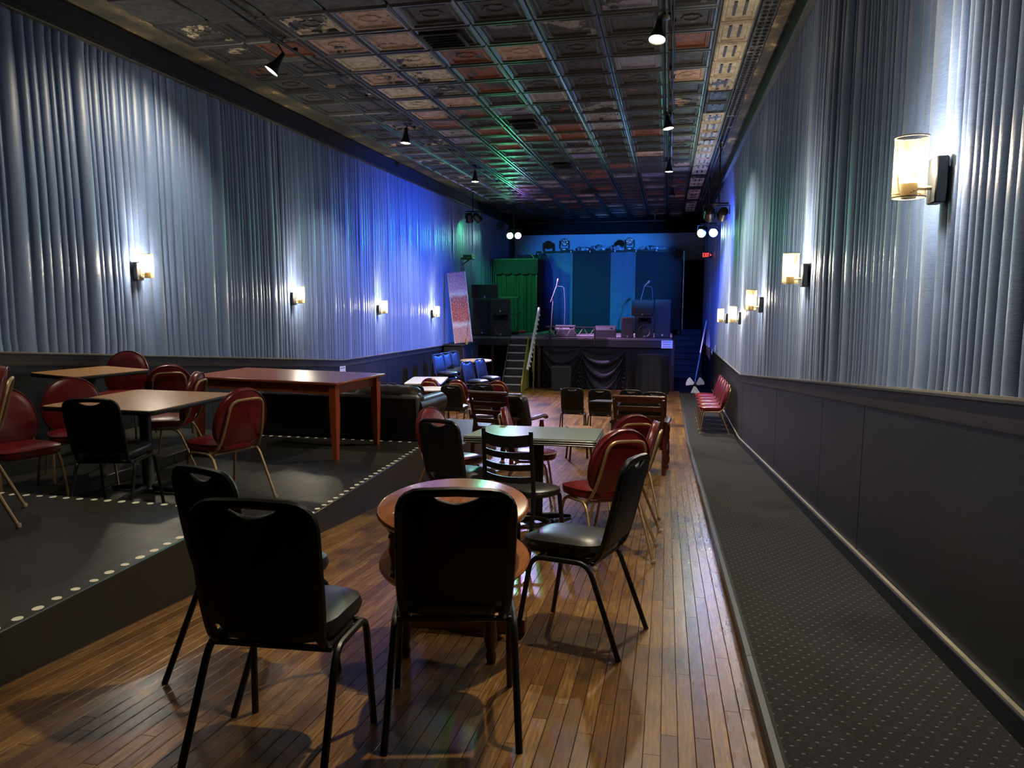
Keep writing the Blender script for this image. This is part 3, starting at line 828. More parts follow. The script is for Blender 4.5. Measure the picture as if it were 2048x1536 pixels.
# two-tier round table on a levelling plank, tipped towards the entrance
cx, cy = -.915, 3.06
T = thing('two_tier_table', 'round brown wooden two-tier table with turned legs', 'table', (cx, cy, fz(cy) + .022), 0)
T.rotation_euler = (rad(5.4), 0, rad(4))
m = MB(); m.lathe([(.0, .625), (.315, .625), (.33, .632), (.336, .645), (.332, .658), (.32, .664), (0, .664)], 48); m.build('tabletop', 'table_wood', T)
m = MB(); m.lathe([(.0, .385), (.32, .385), (.335, .392), (.338, .402), (.33, .412), (0, .413)], 48); m.build('shelf', 'table_wood', T)
leg_p = [(.012, 0), (.020, .02), (.024, .05), (.017, .075), (.026, .10), (.030, .13), (.026, .2), (.019, .27), (.026, .30), (.018, .315), (.024, .34), (.024, .385)]
up_p = [(.024, .412), (.016, .43), (.022, .445), (.014, .46), (.020, .50), (.024, .53), (.016, .575), (.022, .59), (.016, .605), (.024, .625)]
for sx in (-1, 1):
    for sy in (-1, 1):
        fx, fy = sx * .19, sy * .19
        m = MB(); dz = 0.0 if sy < 0 else 0.0
        pr = [(r_ * 1.0, z) for r_, z in leg_p]
        if sy > 0: pr = [(.012, .024)] + [(r_, z) for r_, z in leg_p if z > .03]
        else: pr = [(.012, -.022)] + pr[1:]
        m.lathe(pr, 14, Matrix.Translation((fx, fy, 0))); m.build('leg', 'mahogany', T)
        m = MB(); m.lathe(up_p, 14, Matrix.Translation((fx * 1.12, fy * 1.12, 0))); m.build('spindle', 'mahogany', T)
yy = cy + .19
m = MB(); m.box((0, 0, .0), (.56, .10, .07), ch=.004)
tag(m.build('plank', 'pine', loc=(cx, yy + .01, fz(yy) + .035), rot=(-TILT, 0, rad(4))), 'length of pale timber wedged under the round two-tier table', 'plank')
# metal-edged diner table
T = thing('diner_table', 'square table with pale green top and ribbed metal edge on black pedestal', 'table', (-1.02, 5.70, fz(5.70)), rad(2), slope=TILT)
o1 = rrect(1.0, 1.04, .03, 3)
m = MB(); m.prism(o1, .735, .743); m.build('tabletop', 'laminate_green', T)
for k in range(3):
    m = MB(); m.prism(rrect(1.024, 1.064, .03, 3), .695 + .016 * k, .701 + .016 * k, ch=.002); m.build('edge_band', 'aluminium', T)
m = MB(); m.prism(rrect(1.016, 1.056, .03, 3), .69, .737, ch=.004); m.build('core', 'black_edge', T)
m = MB(); m.lathe([(.055, .03), (.05, .06), (.05, .66), (.09, .67), (.09, .69)], 20); m.build('column', 'metal_black', T)
for k in range(4):
    a = PI / 2 * k + PI / 4; m = MB(); m.tube([(0, 0, .045), (math.cos(a) * .2, math.sin(a) * .2, .035), (math.cos(a) * .36, math.sin(a) * .36, .014)], [.03, .025, .014], 8, .8); m.build('foot', 'metal_black', T)
# tan square tables
def square_table(label, c, size, rz, z, h):
    T = thing('square_table', label, 'table', (c[0], c[1], z), rz)
    m = MB(); m.prism(rrect(size, size, .05, 4), h - .006, h, ch=.001); m.build('tabletop', 'tan_top', T)
    m = MB(); m.prism(rrect(size + .008, size + .008, .05, 4), h - .036, h - .004, ch=.004); m.build('edge_band', 'black_edge', T)
    m = MB(); m.lathe([(.06, .03), (.045, .05), (.045, h - .06), (.1, h - .05), (.1, h - .036)], 18); m.build('column', 'metal_black', T)
    for k in range(4):
        a = PI / 2 * k; m = MB(); m.tube([(0, 0, .04), (math.cos(a) * .2, math.sin(a) * .2, .03), (math.cos(a) * .36, math.sin(a) * .36, .013)], [.03, .024, .013], 8, .8); m.build('foot', 'metal_black', T)
k1 = -.84 + ZC
q = [lev(*p, k1) for p in ((95, 812), (300, 823), (468, 785), (265, 779))]; c = sum(q, Vector()) / 4
square_table('large tan square table with dark edge on a black pedestal', c, .99, rad(-2), -.3, k1 + .3)
k2 = -.73 + ZC
q = [lev(*p, k2) for p in ((88, 742), (195, 756), (292, 740), (208, 733))]; c = sum(q, Vector()) / 4
square_table('smaller tan square table by the drape wall, behind the large one', c + Vector((-.08, 0, 0)), .73, rad(-17), -.2, k2 + .2)
# long cherry table
T = thing('long_table', 'long cherry wood table with tapered square legs on the platform', 'table', (-3.87, 6.86, -.3), rad(-8))
m = MB(); m.box((0, 0, .748), (1.80, .90, .026), ch=.006); m.build('tabletop', 'cherry', T)
for y in (-.37, .37):
    m = MB(); m.box((0, y, .685), (1.58, .022, .10), ch=.002)
    m.build('apron', 'cherry', T)
for x in (-.80, .80):
    m = MB(); m.box((x, 0, .685), (.022, .74, .10), ch=.002); m.build('apron', 'cherry', T)
for sx in (-1, 1):
    for sy in (-1, 1):
        m = MB(); a, b = .036, .022; X_, Y_ = sx * .82, sy * .38
        lay = [(b, 0), (a, .45), (a, .735)]
        vs = [(X_ + i * w_, Y_ + j * w_, z) for w_, z in lay for i, j in ((-1, -1), (1, -1), (1, 1), (-1, 1))]
        fs = [(4 * k + e, 4 * k + (e + 1) % 4, 4 * k + 4 + (e + 1) % 4, 4 * k + 4 + e) for k in range(2) for e in range(4)] + [(3, 2, 1, 0), (8, 9, 10, 11)]
        m.add(vs, fs); m.build('leg', 'cherry_leg', T, angle=20)
# small dark table behind the row
p = fl(1232, 803, .74); p.y -= .1
T = thing('pedestal_table', 'small dark-topped pedestal table behind the row facing the stage', 'table', on_floor(p.x, p.y), rad(-6), slope=TILT)
m = MB(); m.prism(rrect(.74, .68, .04, 4), .715, .745, ch=.006); m.build('tabletop', 'paint_black', T)
m = MB(); m.lathe([(.03, .02), (.03, .70), (.09, .715)], 14); m.build('column', 'aluminium', T)
for k in range(4):
    a = PI / 2 * k + .4; m = MB(); m.tube([(0, 0, .05), (math.cos(a) * .3, math.sin(a) * .3, .014)], [.026, .013], 8); m.build('foot', 'metal_black', T)
# white round table by the sofa, white rectangular table, pub table
p = fl(860, 777, .74)
T = thing('round_table', 'small white round table between far red chairs and the sofa', 'table', on_floor(p.x, p.y), 0, slope=math.atan(-SF))
m = MB(); m.lathe([(0, .715), (.36, .715), (.375, .722), (.375, .738), (.365, .742), (0, .742)], 32); m.build('tabletop', 'laminate_white', T)
m = MB(); m.lathe([(.24, .0), (.22, .02), (.04, .05), (.035, .70), (.09, .715)], 20); m.build('pedestal', 'metal_black', T)
q = [fl(*p, .74) for p in ((800, 755), (880, 760), (880, 777), (789, 769))]; c = sum(q, Vector()) / 4
T = thing('folding_table', 'white rectangular folding table near the blue-lit wall', 'table', on_floor(c.x + .02, c.y + .5), rad(10))
m = MB(); m.prism(rrect(.78, 1.22, .05, 4), .715, .745, ch=.006); m.build('tabletop', 'laminate_white', T)
for sx in (-1, 1):
    for sy in (-1, 1):
        m = MB(); m.tube([(sx * .3, sy * .5, .715), (sx * .32, sy * .54, 0)], .014, 8); m.build('leg', 'metal_black', T)
p = fl(952, 720, 1.05)
T = thing('pub_table', 'tall round pub table with pale wooden top before the stage', 'table', on_floor(p.x, p.y), 0)
m = MB(); m.lathe([(0, 1.015), (.365, 1.015), (.38, 1.025), (.38, 1.045), (.37, 1.052), (0, 1.052)], 36); m.build('tabletop', 'pub_wood', T)
m = MB(); m.lathe([(.055, .03), (.05, .08), (.05, .98), (.1, 1.0), (.1, 1.015)], 18); m.build('column', 'metal_black', T)
m = MB(); m.lathe([(.28, 0), (.28, .012), (.1, .03), (.06, .035)], 28); m.build('base', 'metal_black', T)

# ------------------------------------------------------------------ ladder-back chair, stool
p = fl(1010, 866, .86)
r_ = rad(-24)
T = thing('ladder_back_chair', 'black metal ladder-back cafe chair with round padded seat', 'chair', on_floor(p.x + math.sin(-r_) * .22, p.y + math.cos(r_) * .22), r_, slope=TILT)
m = MB(); m.pad([(x, y + .02) for x, y in ellipse(.215, .205, 28, 2.4)], .425, .475, rnd=.022, dome=.014); m.build('seat', 'vinyl_black', T)
for s in (-1, 1):
    m = MB(); m.tube(bez([((s * .205, -.26, 0), 0), ((s * .195, -.19, .42), .1), ((s * .19, -.235, .87), 0)], 5), .016, 8, .7); m.build('leg', 'metal_black', T)
    m = MB(); m.tube([(s * .17, .15, .43), (s * .195, .20, 0)], .015, 8); m.build('leg', 'metal_black', T)
for z, h in ((.815, .075), (.72, .04), (.64, .04), (.56, .04)):
    m = MB()
    def fn(u, v, z=z, h=h):
        x = -.19 + .38 * u; bow = -.045 * (1 - (2 * u - 1) ** 2); yb = -.19 - .045 * (z - .42) / .45
        return (x, yb + bow, z - h / 2 + h * v - (.02 * (1 - (2 * u - 1) ** 2) if z > .8 else .012 * (1 - (2 * u - 1) ** 2)))
    m.grid(fn, 10, 1); nv = len(m.v); m.v += [(x, y + .012, z2) for x, y, z2 in m.v]
    m.f = [tuple(reversed(f)) for f in m.f] + [tuple(i + nv for i in f) for f in m.f]; m.mi = [0] * len(m.f)
    for i in range(10): m.f += [(i, i + 1, nv + i + 1, nv + i), (nv + 11 + i, nv + 12 + i, 12 + i, 11 + i)]; m.mi += [0, 0]
    m.build('slat', 'metal_black', T)
m = MB(); m.tube([(.15 * math.cos(a), .02 + .17 * math.sin(a), .23) for a in [2 * PI * k / 24 for k in range(24)]], .009, 6, closed=True); m.build('footring', 'metal_black', T)
p = fl(1158, 854, .46)
T = thing('wooden_stool', 'low wooden stool with dark legs behind the metal-edged table', 'stool', on_floor(p.x, p.y), .3, slope=TILT)
m = MB(); m.prism(rrect(.34, .34, .04, 4), .43, .46, ch=.006); m.build('seat', 'tan_top', T)
for sx in (-1, 1):
    for sy in (-1, 1): m = MB(); m.tube([(sx * .12, sy * .12, .43), (sx * .15, sy * .15, 0)], .014, 8); m.build('leg', 'dark_wood', T)

# ------------------------------------------------------------------ slatted reclining armchairs
def armchair(label, loc, rz, cushion):
    T = thing('armchair', label, 'armchair', loc, rz, slope=TILT)
    lp = [(.022, 0), (.030, .03), (.020, .05), (.034, .09), (.038, .13), (.026, .18), (.034, .20), (.030, .22), (.030, .34), (.022, .36), (.030, .40), (.024, .44), (.034, .50), (.026, .55), (.030, .58)]
    for s in (-1, 1):
        m = MB(); m.lathe(lp, 14, Matrix.Translation((s * .31, .34, 0))); m.build('leg', 'mahogany', T)
        m = MB(); m.tube([(s * .31, -.32, 0), (s * .31, -.30, .30), (s * .31, -.26, .60)], .028, 8); m.build('leg', 'mahogany', T)
        m = MB(); m.tube(bez([((s * .31, -.34, .62), 0), ((s * .31, .1, .60), .1), ((s * .31, .40, .64), .05), ((s * .31, .44, .61), 0)], 5), .026, 8, 1.6); m.build('armrest', 'dark_wood', T)
        m = MB(); m.box((s * .31, .02, .30), (.03, .64, .08), ch=.005); m.build('side_rail', 'mahogany', T)
        m = MB(); m.tube([(s * .27, -.22, .30), (s * .285, -.42, .90)], .024, 8, .8); m.build('stile', 'mahogany', T)
    m = MB(); m.box((0, .33, .30), (.60, .03, .08), ch=.005); m.build('front_rail', 'mahogany', T)
    for k in range(6):
        t = .1 + .9 * k / 5; m = MB(); m.box((0, -.22 - .2 * t, .30 + .6 * t), (.56, .018, .062 if k < 5 else .075), Matrix.Rotation(rad(18), 3, 'X'), ch=.005); m.build('slat', 'mahogany' if k < 5 else 'mahogany', T)
    m = MB(); m.tube([(-.31, -.425, .93), (.31, -.425, .93)], .024, 10); m.build('top_rail', 'mahogany', T)
    m = MB(); m.pad(rrect(.54, .60, .06, 4, 0, .03), .33, .46, rnd=.04, dome=.03); m.build('seat_cushion', 'leather_black', T)
    M = Matrix.Translation((0, -.20, .66)) @ Matrix.Rotation(rad(18), 4, 'X') @ Matrix.Rotation(PI / 2, 4, 'X')
    m = MB(); m.pad(rrect(.54, .50, .10, 5), .05, -.10, M, rnd=.06, dome=-.05); m.f = [tuple(reversed(f)) for f in m.f]
    if cushion: m.v = [(x + .16, y + .04, z + .02) for x, y, z in m.v]
    m.build('back_cushion', 'leather_black', T)
    return T
armchair('slatted mahogany reclining armchair with a black leather cushion slumped to one side', on_floor(-2.0, 8.95), rad(-24), True)
armchair('slatted dark wooden armchair standing at the edge of the bare aisle', on_floor(-.30, 9.0), rad(-3), False)

# ------------------------------------------------------------------ black leather sofa seen from behind
T = thing('sofa', 'long black leather sofa with its back to the cherry table', 'sofa', (-3.78, 7.86, -.6), rad(-1))
m = MB(); m.box((0, 0, .22), (2.36, .86, .32), ch=.03); m.build('base', 'leather_black', T)
m = MB(); m.box((0, -.335, .46), (2.34, .20, .70), Matrix.Rotation(rad(4), 3, 'X'), ch=.04); m.build('back_panel', 'leather_black', T)
for k in range(3):
    x = -.74 + .74 * k
    M = Matrix.Translation((x, -.27, .70)) @ Matrix.Rotation(rad(8), 4, 'X')
    m = MB()
    def fn(u, v):
        a = 2 * PI * v; e = 1 - abs(2 * u - 1) ** 6 * .25
        return M @ Vector(((u - .5) * .75, .17 * math.cos(a) * e, .19 * math.copysign(abs(math.sin(a)) ** .7, math.sin(a)) * e + .006 * math.sin(u * 40 + 3 * math.cos(a))))
    m.grid(fn, 16, 18); m.f.append(tuple(17 * j for j in range(18))); m.f.append(tuple(17 * j + 16 for j in reversed(range(18)))); m.mi += [0, 0]
    m.build('back_cushion', 'leather_black', T)
    m = MB(); m.pad(rrect(.72, .62, .07, 4, x, .08), .38, .50, rnd=.05, dome=.03); m.build('seat_cushion', 'leather_black', T)
for s in (-1, 1):
    m = MB(); m.box((s * 1.08, 0, .40), (.20, .88, .52), ch=.05); m.build('arm', 'leather_black', T)
    m = MB(); m.tube([(s * 1.09, -.42, .66), (s * 1.09, .44, .62)], .11, 12); m.build('arm_roll', 'leather_black', T)
for sx in (-1, 1):
    for sy in (-1, 1): m = MB(); m.lathe([(.02, 0), (.03, .065)], 8, Matrix.Translation((sx * 1.08, sy * .36, 0))); m.build('foot', 'dark_wood', T)

# ------------------------------------------------------------------ the stage
SY, SZ, SXR = 20.65, 0.047, 0.16
m = MB(); m.box(((XL + SXR) / 2, (SY + 27.6) / 2, SZ - .03), (SXR - XL - .06, 27.6 - SY, .06), ch=.006); stage = struct(m.build('stage_floor', 'stage_deck')); stage['label'] = 'raised stage with a dark fascia and hung skirt'
m = MB(); m.box(((XL + SXR) / 2, SY + .02, SZ - .16), (SXR - XL - .06, .04, .2), ch=.006); m.build('fascia', 'paint_black', stage)
m = MB(); m.box(((XL + SXR) / 2, SY + .35, -.8), (SXR - XL - .1, .04, 1.5)); m.build('under_wall', 'paint_black_matte', stage)
m = MB(); m.box((SXR - .02, (SY + 27.5) / 2, -.75), (.04, 27.5 - SY, 1.55), ch=.006); m.build('side_wall', 'paint_black', stage)
for px in (1078, 1345, 985):
    p = pt(px, 740, SY + .1); m = MB(); m.box((p.x, SY + .12, (SZ - .06 + fz(SY)) / 2), (.09, .09, SZ - .06 - fz(SY)), ch=.006); m.build('post', 'dark_wood', stage)
# black skirt pinned up in swags
def swag_skirt(x0, x1, lift):
    m = MB(); z1, z0 = SZ - .27, fz(SY) + .01
    def fn(u, v):
        c_ = 1 - (2 * u - 1) ** 2
        f = v / (.22 + .78 * c_) if lift else 0
        d = .055 * math.sin(2 * PI * 3.1 * f + .8 * u) * min(1, v * 3) * (1.2 - .5 * v) if lift else .03 * math.sin(u * (x1 - x0) * 22) * (.4 + .6 * v)
        return (x0 + (x1 - x0) * u, SY + .10 - .03 * c_ * (1 if lift else 0) - d, z1 + (z0 - z1) * v)
    m.grid(fn, 60, 40); return m.build('skirt', 'skirt_cloth', stage, angle=80)
xs = [pt(p_, 740, SY).x for p_ in (1084, 1160, 1250)] + [SXR - .02]
for a, b, lf in zip(xs[:-1], xs[1:], (1, 1, 0)): swag_skirt(a, b, lf)
# rug on the deck
m = MB(); a = pt(1030, 665, 23); m.box((-2.2, 23.6, SZ + .006), (3.6, 2.6, .012), ch=.004); tag(m.build('rug', 'rug'), 'flat dark rug spread on the stage before the curtains', 'rug')

# steps up to the stage
ST = thing('stage_steps', 'steep black steps with pale nosings up to the stage', 'steps', (0, 0, 0))
yb0, nst = 19.62, 7; zf0 = fz(19.62); rise = (SZ - zf0) / nst; run = (SY - yb0) / (nst - 1)
xa, xb = -4.48, -3.97
for k in range(nst):
    z = zf0 + rise * (k + 1); y = yb0 + run * k
    if k < nst - 1:
        m = MB(); m.box(((xa + xb) / 2, y + run / 2 + .01, z - .018), (xb - xa, run + .02, .036), ch=.004); m.build('tread', 'paint_black', ST)
    m = MB(); m.box(((xa + xb) / 2, y + .012, z - rise / 2 - .018), (xb - xa - .01, .02, rise - .036)); m.build('riser', 'paint_black', ST)
    m = MB(); m.box(((xa + xb) / 2 - .0, y - .004, z - .016), (xb - xa + (.02 if k == nst - 1 else 0), .012, .036), ch=.002); m.build('nosing', 'nosing', ST)
for x in (xa - .02, xb + .02):
    m = MB(); m.add([(x - .015, yb0, zf0), (x - .015, SY, zf0), (x - .015, SY, SZ), (x - .015, yb0, zf0 + rise), (x + .015, yb0, zf0), (x + .015, SY, zf0), (x + .015, SY, SZ), (x + .015, yb0, zf0 + rise)],
                    [(3, 2, 1, 0), (4, 5, 6, 7), (0, 4, 7, 3), (3, 7, 6, 2)]); m.build('stringer', 'yellow_wood' if x > -4 else 'paint_black', ST, angle=0)
# toothed white hand board standing on the steps
hb = pt(1045, 740, 19.85); ht = pt(1075, 616, 20.75); hb.x += .14; ht.x += .05
HB = thing('handrail', 'white sawtooth-edged hand board rising beside the stage steps', 'handrail', hb)
d = ht - hb; L = d.length
Mh = d.to_track_quat('Z', 'Y').to_matrix().to_4x4()
m = MB(); m.box((0, 0, L / 2), (.05, .10, L), ch=.008)
m.v = [tuple(Mh @ Vector(v)) for v in m.v]; m.build('board', 'white_paint', HB)
for k in range(12):
    m = MB(); m.box((-.045, -.0, .12 + (L - .35) * k / 11), (.05, .08, .05), ch=.012); m.v = [tuple(Mh @ Vector(v)) for v in m.v]; m.build('tooth', 'white_paint', HB)
for yv, zt_ in ((20.42, ht.z - .6),):
    m = MB(); m.tube([(.06, yv - hb.y, fz(20.3) - hb.z), (.10, yv - hb.y, zt_ - hb.z)], .022, 8); m.build('post', 'yellow_wood', HB)
m = MB(); m.box((.07, .45, .05), (.03, .10, .30), ch=.004); m.build('brace', 'yellow_wood', HB)

# steps up the side passage
SS = thing('passage_steps', 'dark steps climbing the narrow passage beside the stage', 'steps', (0, 0, 0))
y0s, n2 = 25.2, 8; z0s = fz(y0s); r2 = (SZ - .02 - z0s) / n2; x0s, x1s = SXR + .03, XR - .06
for k in range(n2):
    z = z0s + r2 * (k + 1); y = y0s + .24 * k; dp = .26 if k < n2 - 1 else 27.6 - y
    m = MB(); m.box(((x0s + x1s) / 2, y + dp / 2, z - .02), (x1s - x0s, dp, .04), ch=.006); m.build('tread', 'paint_black', SS)
    m = MB(); m.box(((x0s + x1s) / 2, y + .025, z - r2 / 2 - .02), (x1s - x0s, .02, r2 - .04)); m.build('riser', 'paint_black', SS)
ex = pt(1414, 510, 21.0)
EX = thing('exit_sign', 'small red lit EXIT sign over the dark passage', 'sign', (ex.x, 21.0, ex.z), 0)
EX.scale = (.76, .76, .76)
m = MB(); m.box((0, .02, 0), (.36, .05, .22), ch=.01); m.build('housing', 'paint_black', EX)
m = MB(); m.box((0, .03, .7), (.03, .03, 1.2)); m.build('bracket', 'paint_black', EX)
def glyph(segs, x, nm):
    m = MB()
    for (a, b, c_, d_) in segs:
        v = Vector((c_ - a, 0, d_ - b)); L_ = v.length; ang = math.atan2(v.z, v.x)
        m.box((x + (a + c_) / 2, -.01, (b + d_) / 2), (L_ + .012, .008, .016), Matrix.Rotation(-ang, 3, 'Y'))
    m.build(nm, 'exit_red', EX)
hh, ww = .062, .022
glyph([(-ww, -hh, -ww, hh), (-ww, hh, ww, hh), (-ww, 0, ww * .7, 0), (-ww, -hh, ww, -hh)], -.115, 'letter')
glyph([(-ww, -hh, ww, hh), (-ww, hh, ww, -hh)], -.05, 'letter')
glyph([(0, -hh, 0, hh)], -.002, 'letter')
glyph([(0, -hh, 0, hh), (-ww, hh, ww, hh)], .046, 'letter')
glyph([(-.02, .03, .02, 0), (.02, 0, -.02, -.03)], .125, 'arrow')

# ------------------------------------------------------------------ curtains and drapery at the back of the stage
BY = 25.6
def curtain(name, label, x0, x1, z0, z1, y, mat, pitch=.22, amp=.035, group='stage backdrop curtains', cat='curtain', taper=0.0, parent=None):
    m = MB(); n = max(6, int((x1 - x0) / pitch)) * 6
    ph = R.uniform(0, 6)
    def fn(u, v):
        cxm = (x0 + x1) / 2; x = cxm + (x0 + (x1 - x0) * u - cxm) * (1 - taper * v)
        return (x, y - amp * math.sin(u * (x1 - x0) / pitch * 2 * PI + ph + .6 * math.sin(3 * v)) * (.45 + .55 * (1 - v)), z0 + (z1 - z0) * v)
    m.grid(fn, n, 8); nv = len(m.v); base = list(m.f)
    m.v += [(a, b + .012, c) for a, b, c in m.v]; m.f = base + [tuple(reversed([i + nv for i in f])) for f in base]; m.mi = [0] * len(m.f)
    o = m.build(name, mat, parent, angle=80)
    if parent is None: tag(o, label, cat, group)
    return o
zt = pt(1200, 505, BY).z
edges = [pt(x, 600, BY).x for x in (1078, 1143, 1222, 1268, 1360)]
for i, (mat, lb, yo) in enumerate((('curtain_blue', 'slate blue backdrop curtain next to the gathered navy drape', 0), ('curtain_dark', 'wide charcoal backdrop curtain behind the microphone stand', .05), ('curtain_blue', 'narrow slate blue backdrop curtain between two dark ones', 0), ('curtain_dark', 'wide charcoal backdrop curtain behind the right-hand loudspeakers'.replace('right-hand ', 'tall '), .05))):
    curtain('backdrop_curtain', lb, edges[i] - .03, edges[i + 1] + .03, SZ + .01, zt, BY + yo, mat, .34 if i % 2 == 0 else .5, .03)
PB = thing('backdrop_pipe', 'horizontal pipe carrying the backdrop curtains, with pale clips', 'pipe', (0, BY, zt))
xa_, xb_ = edges[0] - .1, edges[4] + .1
m = MB(); m.tube([(xa_, .03, .034), (xb_, .03, .034)], .025, 10); m.build('pipe', 'metal_black', PB)
m = MB(); m.box(((xa_ + xb_) / 2, .18, .06), (xb_ - xa_, .3, .02)); m.build('shelf', 'paint_black', PB)
for x in (xb_, xa_):
    m = MB(); m.tube([(x, .03, SZ - zt), (x, .03, .02)], .022, 8); m.build('upright', 'chrome' if x == xb_ else 'metal_black', PB)
for px in (1085, 1142, 1180, 1230, 1272, 1313, 1348):
    m = MB(); m.box((pt(px, 504, BY).x, -.02, .04), (.035, .03, .06), ch=.006); m.build('clip', 'white_paint', PB)
# moving heads and camouflage cloth on the shelf
def moving_head(px, label):
    p = pt(px, 490, BY + .18); T = thing('moving_head', label, 'stage light', (p.x, BY + .18, zt + .072), 0, 'moving heads over the backdrop')
    m = MB(); m.box((0, 0, .05), (.28, .22, .10), ch=.015); m.build('base', 'speaker_box', T)
    for s in (-1, 1): m = MB(); m.box((s * .16, 0, .22), (.045, .14, .28), ch=.015); m.build('yoke_arm', 'speaker_box', T)
    m = MB(); m.lathe([(.06, .1), (.12, .06), (.135, 0), (.135, -.06), (.12, -.075)], 22, Matrix.Translation((0, 0, .30)) @ Matrix.Rotation(PI / 2 - .1, 4, 'X') @ Matrix.Rotation(PI, 4, 'X')); hd = m.build('head', 'speaker_box', T)
    mm = Matrix.Translation((0, 0, .30)) @ Matrix.Rotation(PI / 2 - .1, 4, 'X')
    for k in range(19):
        rr, a = (0, 0) if k == 0 else (.05, k * PI / 3) if k < 7 else (.095, k * PI / 6)
        m = MB(); m.lathe([(.020, .074), (.020, .080), (.012, .084)], 8, mm @ Matrix.Translation((rr * math.cos(a), rr * math.sin(a), 0))); m.build('lens', 'chrome', hd)
    m = MB(); m.box((.0, -.112, .05), (.10, .004, .035)); m.build('panel', 'white_paint', T)
moving_head(1129, 'black moving-head light near the gathered navy drape, lit green')
moving_head(1259, 'black moving-head light over the narrow blue curtain')
for k, (pxa, pxb, hgt) in enumerate(((1150, 1178, .14), (1180, 1212, .20), (1214, 1245, .18), (1276, 1330, .15))):
    a, b = pt(pxa, 495, BY + .15), pt(pxb, 495, BY + .15); m = MB(); ph = R.uniform(0, 6); xc, hw = (a.x + b.x) / 2, (b.x - a.x) / 2
    def fn(u, v, ph=ph, hw=hw, hgt=hgt):
        q = 2 * PI * v; k_ = max(0.0, 1 - abs(2 * u - 1) ** 2.5) ** .5
        return ((2 * u - 1) * hw, .13 * math.cos(q) * k_ * (1 + .3 * math.sin(9 * u + ph)), max(.004, hgt * .42 + hgt / 2 * math.sin(q) * k_ * (1 + .35 * math.sin(14 * u + 3 * q + ph))))
    m.grid(fn, 26, 16)
    tag(m.build('camouflage_cloth', 'camo_cloth', loc=(xc, BY + .17, zt + .072)), ('rolled strip of camouflage cloth next to the green-lit moving head', 'heap of camouflage cloth on the backdrop shelf', 'crumpled camouflage cloth beside the moving head over the blue curtain', 'long flat camouflage roll at the passage end of the shelf')[k], 'cloth', 'camouflage cloth on the shelf')
# gathered navy drape and draped booth
a, b = pt(1074, 600, 25.0), pt(1104, 600, 25.0)
m = MB(); zt2 = pt(1085, 508, 25.0).z
def fn(u, v):
    w = (b.x - a.x) * (.16 + .84 * min(1, (1 - v) * 4) ** .7) * (1 + .12 * math.sin(PI * (1 - v)))
    th = 2 * PI * u; return (a.x + (b.x - a.x) * .45 + w / 2 * math.cos(th) * (1 + .12 * math.sin(9 * th)), 25.0 + .14 * math.sin(th) * (1 + .12 * math.sin(9 * th)), SZ + .01 + (zt2 - SZ) * v)
m.grid(fn, 54, 14); tag(m.build('gathered_drape', 'curtain_navy', angle=80), 'gathered navy drape hanging between the booth and the backdrop', 'curtain')
GY = 23.6
ga, gb = pt(992, 600, GY).x, pt(1073, 600, GY).x; gz = pt(1030, 519, GY).z; gv = pt(1030, 549, GY).z
BT = thing('draped_booth', 'square booth hung with black drapes coloured as lit green and a scalloped valance', 'booth', ((ga + gb) / 2, GY + .55, SZ), 0)
o_ = Vector(BT.location)
for x in (ga, gb):
    for y in (GY, GY + 1.1):
        m = MB(); m.box((x - o_.x, y - o_.y, (gz - SZ) / 2), (.05, .05, gz - SZ), ch=.004); m.build('post', 'metal_black', BT)
m = MB(); m.box((0, 0, gz - SZ + .01), (gb - ga + .1, 1.2, .03)); m.build('roof_panel', 'paint_black', BT)
npan = 4
for k in range(npan):
    u0, u1 = ga + (gb - ga) * k / npan, ga + (gb - ga) * (k + 1) / npan
    c_ = curtain('panel', '', u0 - o_.x + .01, u1 - o_.x - .01, .02, gv - SZ + .1, GY - o_.y + .02, 'curtain_green_lit', .16, .03, parent=BT)
for k in range(5):
    u0, u1 = ga - .05 + (gb - ga + .1) * k / 5, ga - .05 + (gb - ga + .1) * (k + 1) / 5; m = MB()
    def fn(u, v, u0=u0, u1=u1):
        return (u0 + (u1 - u0) * u - o_.x, GY - .05 - o_.y - .04 * math.sin(PI * u) * (1 - v), (gv - SZ) + .04 * abs(2 * u - 1) ** 2 * (1 - v) + (gz - gv) * v)
    m.grid(fn, 8, 4); m.build('valance', 'curtain_dark', BT, angle=80)
c_ = curtain('side_drape', '', -.53, .55, .02, gz - SZ, 0, 'curtain_dark', .2, .03, parent=BT); c_.rotation_euler = (0, 0, PI / 2); c_.location = (gb - o_.x + .05, .0, 0)
# boom from the wall to the booth
a = pt(1003, 451, 24.6); b = pt(1068, 520, GY + .1); b.z += .05
BP = thing('boom_pole', 'thin pale pole slanting from a wall box down to the booth', 'pole', b)
m = MB(); m.tube(bez([((0, 0, 0), 0), (Vector((pt(1066, 512, GY + .1).x, GY + .1, pt(1066, 512, GY + .1).z)) - b, .1), (a - b, 0)], 4), .018, 8); m.build('pole', 'aluminium', BP)
m = MB(); m.box(tuple(a - b), (.14, .14, .2), ch=.01); m.build('wall_box', 'paint_black', BP)
m = MB(); m.tube([tuple(a - b), (XL + .08 - b.x, a.y - b.y, a.z - b.z)], .02, 6); m.build('arm', 'metal_black', BP)

